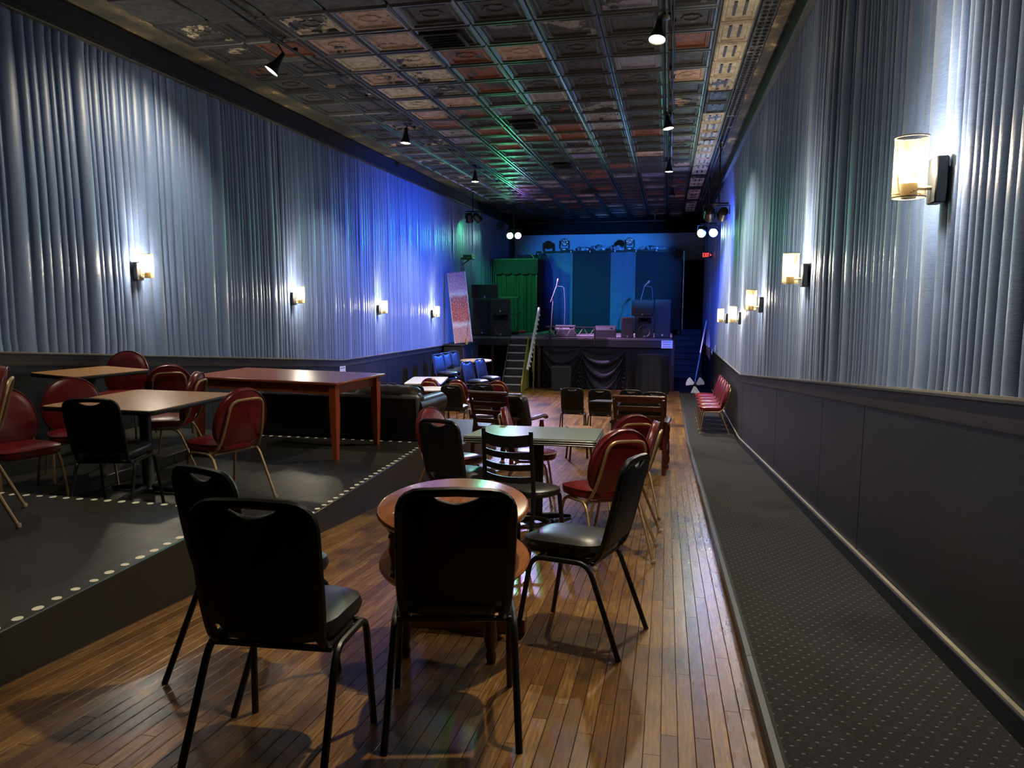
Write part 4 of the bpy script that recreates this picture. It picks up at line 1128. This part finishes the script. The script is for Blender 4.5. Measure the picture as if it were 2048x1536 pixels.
# ------------------------------------------------------------------ loudspeakers
def pa_speaker(name, label, pxl, pxr, pyt, pyb, Y, dep=.38, horn=True, z0=None, group=None, cat='speaker', badge='chrome'):
    a = pt(pxl, pyb, Y); b = pt(pxr, pyt, Y); w = b.x - a.x; z = SZ if z0 is None else z0; h = b.z - z
    T = thing(name, label, cat, ((a.x + b.x) / 2, Y + dep / 2, z), 0, group)
    out = [(-w / 2, -dep / 2), (w / 2, -dep / 2), (w * .36, dep / 2), (-w * .36, dep / 2)]
    m = MB(); m.prism(out, 0, h, ch=.012); m.build('cabinet', 'speaker_box', T)
    F_ = Matrix.Translation((0, -dep / 2, 0)) @ Matrix.Rotation(PI / 2, 4, 'X')
    if horn:
        wz = h * .30; r = min(w * .42, h * .28)
        m = MB(); m.lathe([(r, -.005), (r, .012), (r * .94, .016), (r * .86, .006), (r * .35, -.02), (r * .3, .0), (0, .008)], 30, F_ @ Matrix.Translation((0, wz, 0))); m.build('woofer', 'speaker_cone', T)
        hw, hh_ = w * .36, h * .12; zc = h * .80
        m = MB(); vs = []; 
        for k, (sx, sz, d) in enumerate(((1, 1, .002), (1, 1, .014), (.9, .86, .014), (.42, .45, -.0), (.40, .43, -.0))):
            vs += [F_ @ Vector((i * hw * sx, zc + j * hh_ * sz, d)) for i, j in ((-1, -1), (1, -1), (1, 1), (-1, 1))]
        m.add(vs, [(4 * k + e, 4 * k + (e + 1) % 4, 4 * k + 4 + (e + 1) % 4, 4 * k + 4 + e) for k in range(4) for e in range(4)] + [(16, 17, 18, 19)]); m.build('horn', 'paint_black_matte', T, angle=20)
    else:
        m = MB(); m.prism(rrect(w * .9, h * .92, .03, 3, 0, h / 2), .0, .014, F_, ch=.004); m.build('grille', 'speaker_grille', T)
    m = MB(); m.prism(rrect(.045, .05, .008, 2, 0, h * .09), .014, .02, F_); m.build('badge', badge, T)
    for s in (-1, 1):
        m = MB(); m.box((s * w * .44, 0, h * .5), (.02, .12, .03), ch=.005); m.build('handle', 'metal_black', T)
    return T, h
YS_ = SY + .12
pa_speaker('loudspeaker', 'tall black loudspeaker tower at the piano-side stage corner'.replace('piano-side', 'painting'), 946, 982, 597, 672, YS_ + .12, .42, horn=False)
t1, h1 = pa_speaker('loudspeaker', 'black loudspeaker with horn and round woofer beside the stage steps', 981, 1022, 625, 672, YS_, .36)
pa_speaker('loudspeaker', 'black loudspeaker box resting on the tall tower by the painting', 943, 996, 569, 597, YS_ + .14, .40, horn=False, z0=pt(960, 597, YS_ + .12).z + .006)
pa_speaker('loudspeaker', 'plain black box stacked on the horn speaker beside the steps', 980, 1021, 598, 625, YS_ + .01, .34, horn=False, z0=pt(1000, 625, YS_).z + .006)
pa_speaker('loudspeaker', 'tall black loudspeaker tower at the passage corner of the stage', 1309, 1342, 599, 676, YS_ + .02, .42, horn=False)
pa_speaker('loudspeaker', 'black loudspeaker with horn and woofer under a wide black box', 1270, 1308, 632, 676, YS_, .36)
pa_speaker('loudspeaker', 'wide black box stacked on a horn speaker at the passage side', 1263, 1307, 600, 632, YS_ + .01, .36, horn=False, z0=pt(1290, 632, YS_).z + .006)
pa_speaker('loudspeaker', 'small plain subwoofer standing beside the stacked horn speaker', 1242, 1268, 635, 677, YS_ - .02, .34, horn=False)
p = fl(1125, 778)
pa_speaker('loudspeaker', 'black subwoofer standing on the floor under the stage lip', 1103, 1142, 733, 777, SY - .52, .46, horn=False, z0=fz(SY - .4))
# wedge monitors
def wedge(px, Y, label, w=.58):
    p = pt(px, 670, Y); T = thing('stage_monitor', label, 'monitor speaker', (p.x, Y, SZ), 0, 'wedge monitors at the stage lip')
    prof = [(-.19, 0), (.19, 0), (.19, .12), (.02, .34), (-.12, .30), (-.19, .22)]
    m = MB(); n = len(prof); vs = [(s * w / 2, y, z) for s in (-1, 1) for y, z in prof]
    m.add(vs, [tuple(range(n)), tuple(reversed(range(n, 2 * n)))] + [(i, n + i, n + (i + 1) % n, (i + 1) % n) for i in range(n)]); m.build('cabinet', 'speaker_box', T, angle=20)
    for s in (-1, 1):
        for y, z in ((-.17, .24), (.17, .02)): m = MB(); m.box((s * (w / 2 - .012), y, z), (.03, .03, .03), ch=.004); m.build('corner', 'metal_black', T)
    m = MB(); m.box((0, .112, .24), (w * .9, .012, .24), Matrix.Rotation(rad(38), 3, 'X'), ch=.003); m.build('grille', 'speaker_grille', T)
    m = MB(); m.box((w * .3, -.155, .265), (.08, .02, .03), Matrix.Rotation(rad(40), 3, 'X')); m.build('handle', 'metal_black', T)
wedge(1131, SY + .42, 'wedge monitor behind the low truss, beside the microphone stand')
wedge(1211, SY + .26, 'wedge monitor next to the small subwoofer at the stage lip')
# low black truss across the lip
a, b = pt(1100, 655, SY + .02), pt(1190, 655, SY + .02)
TR = thing('lip_truss', 'low black lattice truss clamped to the stage lip', 'truss', (a.x, SY - .03, 0))
L_ = b.x - a.x
for z, nm in ((pt(1140, 654, SY).z, 'top_chord'), (SZ + .03, 'bottom_chord')):
    m = MB(); m.tube([(-.12, 0, z), (L_, 0, z)], .018, 8); m.build(nm, 'metal_black', TR)
zt3, zb3 = pt(1140, 654, SY).z, SZ + .03
for k in range(8):
    x0_ = L_ * k / 8; x1_ = L_ * (k + 1) / 8; m = MB(); m.tube([(x0_, 0, zb3 if k % 2 else zt3), (x1_, 0, zt3 if k % 2 else zb3)], .010, 6); m.build('brace', 'aluminium', TR)
for x in (0, L_): m = MB(); m.box((x, 0, (zt3 + pt(1100, 688, SY).z) / 2), (.045, .045, zt3 - pt(1100, 688, SY).z), ch=.004); m.build('clamp_post', 'metal_black', TR)
# microphones
def mic_stand(label, base, pts_, head_dir):
    T = thing('microphone_stand', label, 'microphone', base)
    for k in range(3):
        a = 2 * PI * k / 3 + .5; m = MB(); m.tube([(0, 0, .14), (.22 * math.cos(a), .22 * math.sin(a), .012)], .010, 6); m.build('leg', 'chrome', T)
    q = [Vector(p_) - base for p_ in pts_]
    m = MB(); m.tube([(0, 0, .1), q[0]], .013, 8); m.build('pole', 'chrome', T)
    m = MB(); m.tube([q[1], q[2]], .011, 8); m.build('boom', 'chrome', T)
    m = MB(); m.lathe([(.02, -.03), (.024, 0), (.02, .03)], 10, Matrix.Translation(q[0])); m.build('clutch', 'metal_black', T)
    dv = Vector(head_dir).normalized(); Mq = Matrix.Translation(q[2]) @ dv.to_track_quat('Z', 'Y').to_matrix().to_4x4()
    m = MB(); m.lathe([(.010, -.02), (.014, .0), (.018, .13), (.028, .15), (.034, .18), (.03, .21), (.012, .225), (0, .228)], 12, Mq); m.build('microphone', 'aluminium', T)
    m = MB(); m.tube(bez([(q[2], 0), (q[2] + Vector((.22, 0, -.02)), .08), (q[2] + Vector((.26, .0, -.5)), .2), ((.4, .1, .02), 0)], 6), .006, 6); m.build('cable', 'curtain_blue', T)
MY = SY + .85
mic_stand('chrome microphone stand with a slanted boom beside the low truss', Vector((pt(1101, 668, MY).x, MY, SZ)), [pt(1106, 600, MY), pt(1101, 604, MY), pt(1113, 572, MY)], (.25, 0, 1))
mic_stand('microphone on a boom rising over the stacked speakers', Vector((pt(1279, 668, MY + .55).x, MY + .55, SZ)), [pt(1281, 600, MY + .55), pt(1281, 602, MY + .55), pt(1289, 572, MY + .55)], (.6, -.2, .6))
# keyboard rack and clutter behind the speakers
p = pt(1010, 640, 22.1); T = thing('equipment_rack', 'dark keyboard rack behind the horn speaker, lit green', 'rack', (p.x + .1, 22.2, SZ))
zr = pt(1010, 592, 22.1).z - SZ
for s in (-1, 1): m = MB(); m.tube([(s * .28, 0, 0), (s * .28, 0, zr - .05)], .018, 8); m.build('leg', 'metal_black', T)
for z in (zr - .05, zr * .55): m = MB(); m.box((0, 0, z), (.66, .30, .05), ch=.008); m.build('shelf', 'speaker_box', T)
m = MB(); m.box((0, 0, .03), (.6, .34, .06), ch=.01); m.build('foot', 'metal_black', T)
p = lev(1045, 664, SZ)
m = MB(); m.pad(ellipse(.20, .36, 24, 2.2), 0, .07, rnd=.03, dome=.01); tag(m.build('cable_case', 'guitar_wood', loc=(pt(1040, 665, 22.9).x, 22.9, SZ)), 'orange-brown case lying flat on the stage by the booth', 'case')

# paper notices
def paper(name, label, c, w, h, rz, lines):
    T = thing(name, label, 'notice', c, rz)
    m = MB(); m.box((0, -.002, 0), (w, .003, h)); m.build('sheet', 'paper', T)
    for k in range(lines): m = MB(); m.box((R.uniform(-.04, .0) * w, -.0042, h * (.32 - .64 * k / max(1, lines - 1))), (w * R.uniform(.55, .8), .001, h * .05)); m.build('text_line', 'ink', T)
a, b = pt(1323, 681, SY - .01), pt(1345, 697, SY - .01)
paper('notice', 'white printed notice taped to the stage fascia', ((a.x + b.x) / 2, SY - .003, (a.z + b.z) / 2), b.x - a.x, a.z - b.z, 0, 3)
def wl(px, py): r_ = ray(px, py); t = (XL + .015) / r_.x; return Vector((XL + .015, r_.y * t, ZC + r_.z * t))
a, b = wl(677, 726), wl(692, 746); c_ = (a + b) / 2
paper('notice', 'white paper notice taped under the chair rail by the cherry table', (XL + .02, c_.y, c_.z), .24, .22, PI / 2, 3)

# small table under a black cloth, in front of the stage
p = fl(1305, 784); a, b = pt(1272, 709, p.y), pt(1338, 709, p.y)
T = thing('cloth_covered_table', 'round table under a black cloth before the stage skirt', 'table', on_floor((a.x + b.x) / 2, SY - .47))
rt, ht_ = min((b.x - a.x) / 2, .44), a.z - fz(p.y)
m = MB()
def fn(u, v):
    q = 2 * PI * u; rr = rt * (1 if v > .55 else 1) * (1 + (.055 * math.sin(11 * q) + .05) * (1 - v))
    return (rr * math.cos(q) * (1 if v < 1 else 1), rr * math.sin(q), .04 + (ht_ - .04) * v)
m.grid(fn, 88, 6); m.lathe([(rt, ht_ - .001), (rt * .98, ht_ + .006), (0, ht_ + .006)], 44); m.build('tablecloth', 'skirt_cloth', T, angle=70)
m = MB(); m.lathe([(.22, 0), (.2, .02), (.035, .04), (.035, ht_ - .02)], 16); m.build('pedestal', 'metal_black', T)

# tall cabinet with the painting leaning on it
CBY0, CBY1, CX1 = 18.45, 19.95, -5.26
zc1 = pt(928, 690, CBY0).z
T = thing('storage_cabinet', 'tall black wooden cabinet against the wall, carrying the painting', 'cabinet', ((XL + .05 + CX1) / 2, (CBY0 + CBY1) / 2, fz(19.2)))
W2, D2, H2 = CX1 - XL - .1, CBY1 - CBY0, zc1 - fz(19.2)
m = MB(); m.box((0, 0, H2 / 2), (W2, D2, H2 - .04), ch=.008); m.build('body', 'paint_black', T)
m = MB(); m.box((.01, 0, H2 - .01), (W2 + .06, D2 + .06, .04), ch=.008); m.build('top', 'paint_black', T)
for k in range(2):
    m = MB(); m.box((W2 / 2 + .008, -D2 / 4 + D2 / 2 * k, H2 / 2), (.018, D2 / 2 - .03, H2 - .16), ch=.006); dr = m.build('door', 'paint_black', T)
    m = MB(); m.box((W2 / 2 + .02, -D2 / 4 + D2 / 2 * k, H2 / 2), (.01, D2 / 2 - .2, H2 - .4), ch=.004); m.build('panel', 'speaker_box', dr)
    m = MB(); m.lathe([(.012, 0), (.016, .02), (0, .026)], 8, Matrix.Translation((W2 / 2 + .017, (-.06 if k == 0 else .06), H2 * .55)) @ Matrix.Rotation(PI / 2, 4, 'Y')); m.build('knob', 'brass', dr)
py_ = 18.7; a = pt(911, 691, py_); b = pt(945, 688, py_); c_ = pt(898, 550, py_); 
T = thing('painting', 'tall abstract painting of speckled purple, blue and red bands leaning on the cabinet', 'painting', (b.x, py_ - .02, zc1 + .075))
wv = (b.x - a.x); hv = c_.z - a.z
T.rotation_euler = (rad(-3), rad(-6.2), rad(6))
m = MB(); m.box((-wv / 2, 0, hv / 2), (wv, .04, hv), ch=.003); m.build('canvas', 'painting_canvas', T)
for s in (0, 1): m = MB(); m.box((-wv * s, .0, hv / 2), (.012, .05, hv + .01)); m.build('frame_edge', 'white_paint', T)
T = thing('bottle', 'small dark bottle with a dry stem standing before the painting', 'bottle', (pt(933, 688, 18.5).x, 18.52, zc1 + .012))
m = MB(); m.lathe([(.035, 0), (.04, .02), (.04, .13), (.015, .18), (.015, .23), (.018, .24)], 14); m.build('body', 'brass', T)
m = MB(); m.tube([(0, 0, .2), (.03, 0, .5), (.1, 0, .85)], .006, 6); m.build('stem', 'dark_wood', T)

# floor fan and leaning board at the passage
p = fl(1400, 790)
T = thing('floor_fan', 'small floor fan with pale blades at the foot of the passage', 'fan', on_floor(min(p.x, .75), p.y), 0)
m = MB(); m.lathe([(.15, 0), (.15, .015), (.03, .03), (.02, .05), (.02, .24)], 20); m.build('base', 'metal_black', T)
m = MB(); m.lathe([(.05, -.06), (.06, 0), (.045, .05), (.0, .06)], 14, Matrix.Translation((0, 0, .28)) @ Matrix.Rotation(PI / 2, 4, 'X')); m.build('motor', 'metal_black', T)
for k in range(3):
    a0 = 2 * PI * k / 3 + .4; m = MB(); o_2 = [(.05 * math.cos(q), .05 * math.sin(q)) for q in (-.6, 0, .6)] + [(.25 * math.cos(q), .25 * math.sin(q)) for q in (.75, .5, .2, -.1, -.35)]
    m.prism(o_2, -.004, .004, Matrix.Translation((0, -.06, .28)) @ Matrix.Rotation(PI / 2, 4, 'X') @ Matrix.Rotation(a0, 4, 'Z') @ Matrix.Rotation(.35, 4, 'X')); m.build('blade', 'white_paint', T, angle=20)
a = pt(1414, 712, 22.5); b = pt(1424, 642, 22.5); lx = min(b.x, XR - .09)
T = thing('leaning_board', 'narrow pale board leaning on the wall beside the passage', 'board', (lx - .32, 22.5, fz(22.5)))
hv = b.z - fz(22.5)
m = MB(); m.box((0, 0, 0), (.03, .12, hv * 1.02), ch=.004); m.v = [(x + .155 + z * .30 / hv, y, z + hv / 2) for x, y, z in m.v]; m.build('board', 'white_paint', T)

# ------------------------------------------------------------------ wall shelf, light bars, LED cans
sp = pt(956, 517, 20.4); wsx = XL + .1
T = thing('wall_shelf', 'small dark bracket shelf high on the drape wall by the stage', 'shelf', (XL + .16, sp.y, sp.z))
m = MB(); m.box((.06, 0, 0), (.34, .36, .05), ch=.008); m.build('board', 'paint_black', T)
m = MB(); m.box((.08, 0, .066), (.26, .28, .08), ch=.01); m.build('unit', 'speaker_box', T)
m = MB(); m.tube([(-.09, 0, -.16), (.10, 0, -.03)], .018, 6); m.build('bracket', 'paint_black', T)
def par_can(parent, loc, target, face):
    d = (Vector(target) - Vector(loc)).normalized(); M = Matrix.Translation(loc) @ d.to_track_quat('Z', 'Y').to_matrix().to_4x4()
    m = MB(); m.lathe([(.05, -.16), (.085, -.14), (.10, -.06), (.105, .06), (.112, .07), (.112, .09), (.098, .092), (.098, .06)], 22, M, cap=False); m.lathe([(0, -.162), (.05, -.16)], 22, M); c = m.build('can', 'metal_black', parent)
    m = MB(); m.lathe([(.097, .058), (.09, .064), (0, .066)], 22, M); m.build('lens', face, c)
    m = MB(); m.tube([Vector(loc) + Vector((-.12, 0, 0)), Vector(loc) + Vector((-.12, 0, .16)), Vector(loc) + Vector((.12, 0, .16)), Vector(loc) + Vector((.12, 0, 0))], .010, 6); m.build('yoke', 'metal_black', c)
    return M @ Vector((0, 0, .12))
def light_bar(label, c, L, cans, group=None):
    T = thing('light_bar', label, 'stage light', c, 0)
    m = MB(); m.tube([(-L / 2, 0, 0), (L / 2, 0, 0)], .02, 8); m.build('bar', 'metal_black', T)
    m = MB(); m.tube([(0, 0, 0), (0, 0, CEIL - c[2])], .014, 6); m.build('hanger', 'metal_black', T)
    res = []
    for (dx, tgt, face) in cans:
        res.append(Vector(c) + par_can(T, (dx, -.02, -.20), Vector(tgt) - Vector(c), face))
    return res
c1 = pt(946, 423, 20.1); c2 = pt(1028, 458, 23.2); c3 = pt(1417, 448, 18.6); c4 = pt(1441, 407, 14.6)
l1 = light_bar('light bar near the drape wall with two cans turned toward the stage', (c1.x, 20.1, c1.z), .40, [(-.10, (-5.7, 21.6, .6), 'led_green'), (.14, (-3.0, 22.5, .4), 'led_magenta')])
l2 = light_bar('light bar above the booth with a green and a purple lit can', (c2.x, 23.2, c2.z), .44, [(-.13, (-1.5, 8, -.5), 'led_green'), (.13, (-1.0, 9, -.5), 'led_purple')])
l3 = light_bar('light bar beside the passage with a lime and a blue lit can', (min(c3.x, XR - .32), 18.6, c3.z), .40, [(-.13, (-3.0, 12, .2), 'led_lime'), (.13, (-1.2, 6, -.5), 'led_blue')])
l4 = light_bar('light bar close to the walkway wall with one can aimed at the stage', (XR - .34, 14.6, c4.z), .36, [(.08, (.6, 22, .6), 'led_blue'), (-.16, (1.05, 22, -.6), 'led_blue')])
GREEN, PURP, LIME, BLUE, MAG = (0.05, 1.0, 0.35), (0.50, 0.08, 1.0), (0.6, 1.0, 0.1), (0.02, 0.11, 1.0), (0.75, 0.42, 1.0)
SKYB = (0.03, 0.26, 1.0)
light('SPOT', 'can_light', l1[0], 620, GREEN, (-4.0, 24.6, .6), .08, 58, .8)
light('SPOT', 'can_light', l1[1], 7500, MAG, (-1.7, 21.6, SZ), .08, 34, .8)
light('SPOT', 'can_light', l2[0], 260, GREEN, (-1.5, 8, -.5), .08, 60, .6)
light('SPOT', 'can_light', l2[1], 1500, (0.55, 0.36, 1.0), (-1.7, 14.6, -1.3), .08, 46, .9)
light('SPOT', 'can_light', l3[0], 160, LIME, (-4.0, 19.2, -1.0), .08, 60, .8)
light('SPOT', 'can_light', l3[1], 3600, BLUE, (-5.8, 16.6, 1.0), .08, 70, .9)
light('SPOT', 'can_light', l4[1], 1500, BLUE, (.95, 22.5, -.4), .08, 30, .8)
light('SPOT', 'can_light', l4[0], 7000, SKYB, (-2.0, 26.0, 1.95), .08, 27, .7)

# ------------------------------------------------------------------ wall sconces
def make_sconce():
    T = thing('wall_sconce', 'sconce', 'wall lamp')   # wall at y = 0, lamp towards -Y
    m = MB(); m.box((0, -.025, 0), (.11, .05, .20), ch=.006); m.build('backplate', 'paint_black', T)
    m = MB(); m.tube([(0, -.05, -.03), (0, -.13, -.03)], .010, 8); m.build('arm', 'socket_metal', T)
    m = MB(); m.lathe([(.030, -.075), (.034, -.06), (.034, -.01), (.022, .0)], 18, Matrix.Translation((0, -.14, 0))); m.build('socket', 'socket_metal', T)
    m = MB(); m.lathe([(.013, 0), (.016, .03), (.023, .06), (.024, .09), (.018, .115), (0, .124)], 18, Matrix.Translation((0, -.14, 0))); m.build('bulb', 'bulb_warm', T)
    m = MB(); m.lathe([(.068, -.07), (.068, .19)], 40, cap=False); sh = m.build('shade', 'perforated_metal', T, loc=(0, -.14, 0))
    for z in (-.07, .19):
        m = MB(); m.lathe([(.0665, z - .003), (.0705, z - .003), (.0705, z + .003), (.0665, z + .003), (.0665, z - .003)], 40, cap=False); m.build('rim', 'socket_metal', sh)
    for a in (0, 2 * PI / 3, 4 * PI / 3):
        m = MB(); m.tube([(.03 * math.cos(a), .03 * math.sin(a), -.05), (.072 * math.cos(a), .072 * math.sin(a), -.05)], .004, 6); m.build('screw', 'socket_metal', sh)
    return T
sconce = Proto(make_sconce())
def wallpt(px, py, X): r_ = ray(px, py); t = X / r_.x; return Vector((X, r_.y * t, ZC + r_.z * t))
ORD = ('farthest from the stage', 'second from the entrance end', 'third from the entrance end', 'fourth from the entrance end', 'closest to the stage')
for i, (px, py) in enumerate(((1828, 335), (1585, 537), (1505, 600), (1467, 629), (1443, 631))):
    p = wallpt(px, py, XR - .17); p.z -= .06
    sconce('glowing mesh cylinder sconce above the carpeted walkway, ' + ORD[i], (XR - .045, p.y, p.z), rad(-90), 'sconces above the walkway')
    light('POINT', 'sconce_light', (XR - .185, p.y, p.z + .08), SCONCE_W, WARM, radius=.03)
for i, (px, py) in enumerate(((292, 532), (599, 590), (767, 614), (873, 623))):
    p = wallpt(px, py, XL + .17); p.z -= .06
    sconce('glowing mesh cylinder sconce on the drape wall above the platforms, ' + (ORD[i] if i < 3 else ORD[4]), (XL + .045, p.y, p.z), rad(90), 'sconces above the platforms')
    light('POINT', 'sconce_light', (XL + .185, p.y, p.z + .08), SCONCE_W, WARM, radius=.03)

# ------------------------------------------------------------------ ceiling lamps on conduit
def lamp(label, base, mouth, aim, power, on=True, angle=110):
    b = Vector(base); mo = Vector(mouth) - b
    T = thing('ceiling_lamp', label, 'ceiling lamp', b)
    m = MB(); m.lathe([(.075, .0), (.075, -.035), (.05, -.05), (.02, -.055)], 18); m.build('canopy', 'metal_black', T)
    d = (Vector(aim) - Vector(mouth)).normalized(); M = Matrix.Translation(mo) @ (-d).to_track_quat('Z', 'Y').to_matrix().to_4x4()
    top = M @ Vector((0, 0, .25))
    m = MB(); m.tube([(0, 0, -.05), top], .012, 8); m.build('stem', 'metal_black', T)
    m = MB(); m.lathe([(.0, .26), (.026, .255), (.03, .20), (.042, .14), (.070, .05), (.088, 0), (.084, 0), (.066, .05), (.038, .14), (.026, .2)], 24, M, cap=False); sh = m.build('shade', 'metal_black', T)
    m = MB(); m.lathe([(.079, .012), (.06, .006), (0, .0)], 24, M); m.build('bulb', 'bulb_spot' if on else 'white_paint', sh)
    if on: light('SPOT', 'lamp_light', b + mo + d * .02, power, COOLW, aim, .045, angle, .8)
def on_ceil(px, py): return lev(px, py, CEIL)
L1 = ((-4.36, 7.78), (-4.34, 11.9), (-4.32, 16.0))
for i, ((x, y), mp, aim) in enumerate(zip(L1, ((542, 143), (811, 287), (950, 364)), ((-5.9, 7.0, 1.5), (-4.6, 11.6, -1), (-4.3, 15.7, -1)))):
    lamp('black cone lamp on the conduit over the platforms, ' + ('tilted toward the drape wall', 'above the sofa', 'nearest the stage')[i], (x, y, CEIL), pt(*mp, y + .03), aim, SPOT_W * (.65, 1.2, 2.4)[i])
L2 = ((-.11, 7.95), (-.11, 12.1), (-.10, 16.2), (-.08, 20.3))
for i, ((x, y), mp, aim) in enumerate(zip(L2, ((1314, 80), (1337, 258), (1338, 344), (1344, 392)), ((-.6, 6.6, -.6), (.6, 11.6, -1.2), (-.1, 16, -1), (-.1, 20, -1)))):
    lamp('black cone lamp over the aisle, ' + ('showing its full bright face', 'tilted toward the walkway', 'third toward the stage', 'dark, nearest the stage')[i], (x, y, CEIL), pt(*mp, y - .02), aim, SPOT_W * (1.1, 2.2, 3.4, 0)[i], on=i < 3)
for x, y, ax, ay in ((-.11, 3.8, -.5, 3.2), (-4.34, 3.7, -4.0, 4.2)):
    lamp('black cone lamp over the ' + ('round table' if x > -1 else 'large tan table'), (x, y, CEIL), (x, y, CEIL - .36), (ax, ay, -.4), SPOT_W * (1.0 if x > -1 else .3))
for x, lb in ((-4.34, 'black conduit run along the ceiling over the platforms'), (-.11, 'black conduit run along the ceiling over the aisle')):
    T = thing('conduit', lb, 'conduit', (x + .085, 0, CEIL - .078))
    m = MB(); m.tube([(0, 1, 0), (0, 21, 0)], .011, 6); m.build('pipe', 'metal_black', T)
    m = MB(); m.tube([(.03 * math.sin(k * 1.3), 1 + k * .5, -.012 - .01 * math.cos(k * 2.1)) for k in range(41)], .008, 5); m.build('cable', 'paint_black', T)
    for k in range(10): m = MB(); m.box((0, 2 + k * 2, .02), (.05, .04, .04), ch=.006); m.build('clip', 'metal_black', T)
# ceiling vents
for i, (px, py) in enumerate(((889, 72), (1050, 245), (1125, 328), (1180, 380))):
    p = on_ceil(px, py); T = thing('ceiling_vent', 'dark square ceiling vent ' + ('over the open lane, farthest from the stage', 'second along the tin ceiling', 'third along the tin ceiling', 'closest to the stage')[i], 'vent', (p.x, p.y, CEIL - .035), 0, 'ceiling vents')
    m = MB(); m.box((0, 0, -.01), (.46, .46, .03), ch=.006); m.build('frame', 'vent_dark', T)
    for k in range(5): m = MB(); m.box((0, -.16 + .08 * k, -.03), (.38, .04, .01), Matrix.Rotation(.5, 3, 'X')); m.build('slat', 'vent_dark', T)

# ------------------------------------------------------------------ small things
a, b = pt(1050, 446, 24.8), pt(1332, 441, 24.8)
T = thing('overhead_pipe', 'dark lighting pipe hung under the ceiling above the stage', 'pipe', ((a.x + b.x) / 2, 24.8, b.z))
m = MB(); m.tube([(a.x - (a.x + b.x) / 2, 0, 0), (b.x - (a.x + b.x) / 2, 0, 0)], .022, 8); m.build('pipe', 'metal_black', T)
for x in (-2.0, 0, 2.0): m = MB(); m.tube([(x, 0, 0), (x, 0, CEIL - b.z)], .010, 6); m.build('hanger', 'metal_black', T)
p = fl(818, 748, .28)
m = MB()
def fn(u, v):
    q = 2 * PI * u; h_ = math.sin(PI * v / 2); k_ = math.cos(PI * v / 2) ** .6
    return (.30 * math.cos(q) * k_ * (1 + .08 * math.sin(5 * q)), .55 * math.sin(q) * k_ * (1 + .06 * math.sin(7 * q + 1)), .36 * h_)
m.grid(fn, 36, 10)
gx = min(max(p.x, XL + .4), -5.3); tag(m.build('soft_bag', 'cloth_black', loc=on_floor(gx, p.y)), 'black soft bag slumped on the floor against the blue-lit wall', 'bag')
for i, (px, py) in enumerate(((1434, 697), (1427, 704))):
    q_ = wallpt(px, py, XR - .02); T = thing('switch_plate', ('pale switch plate at the end of the walkway chair rail', 'smaller pale switch plate just past the walkway chair rail')[i], 'switch', (XR - .055, q_.y, q_.z), rad(-90))
    w_ = (.12, .09)[i]; m = MB(); m.box((0, -.006, 0), (w_, .012, .15), ch=.004); m.build('plate', 'white_paint', T)
    m = MB(); m.box((0, -.018, .0), (.012, .014, .03), ch=.003); m.build('toggle', 'white_paint', T)
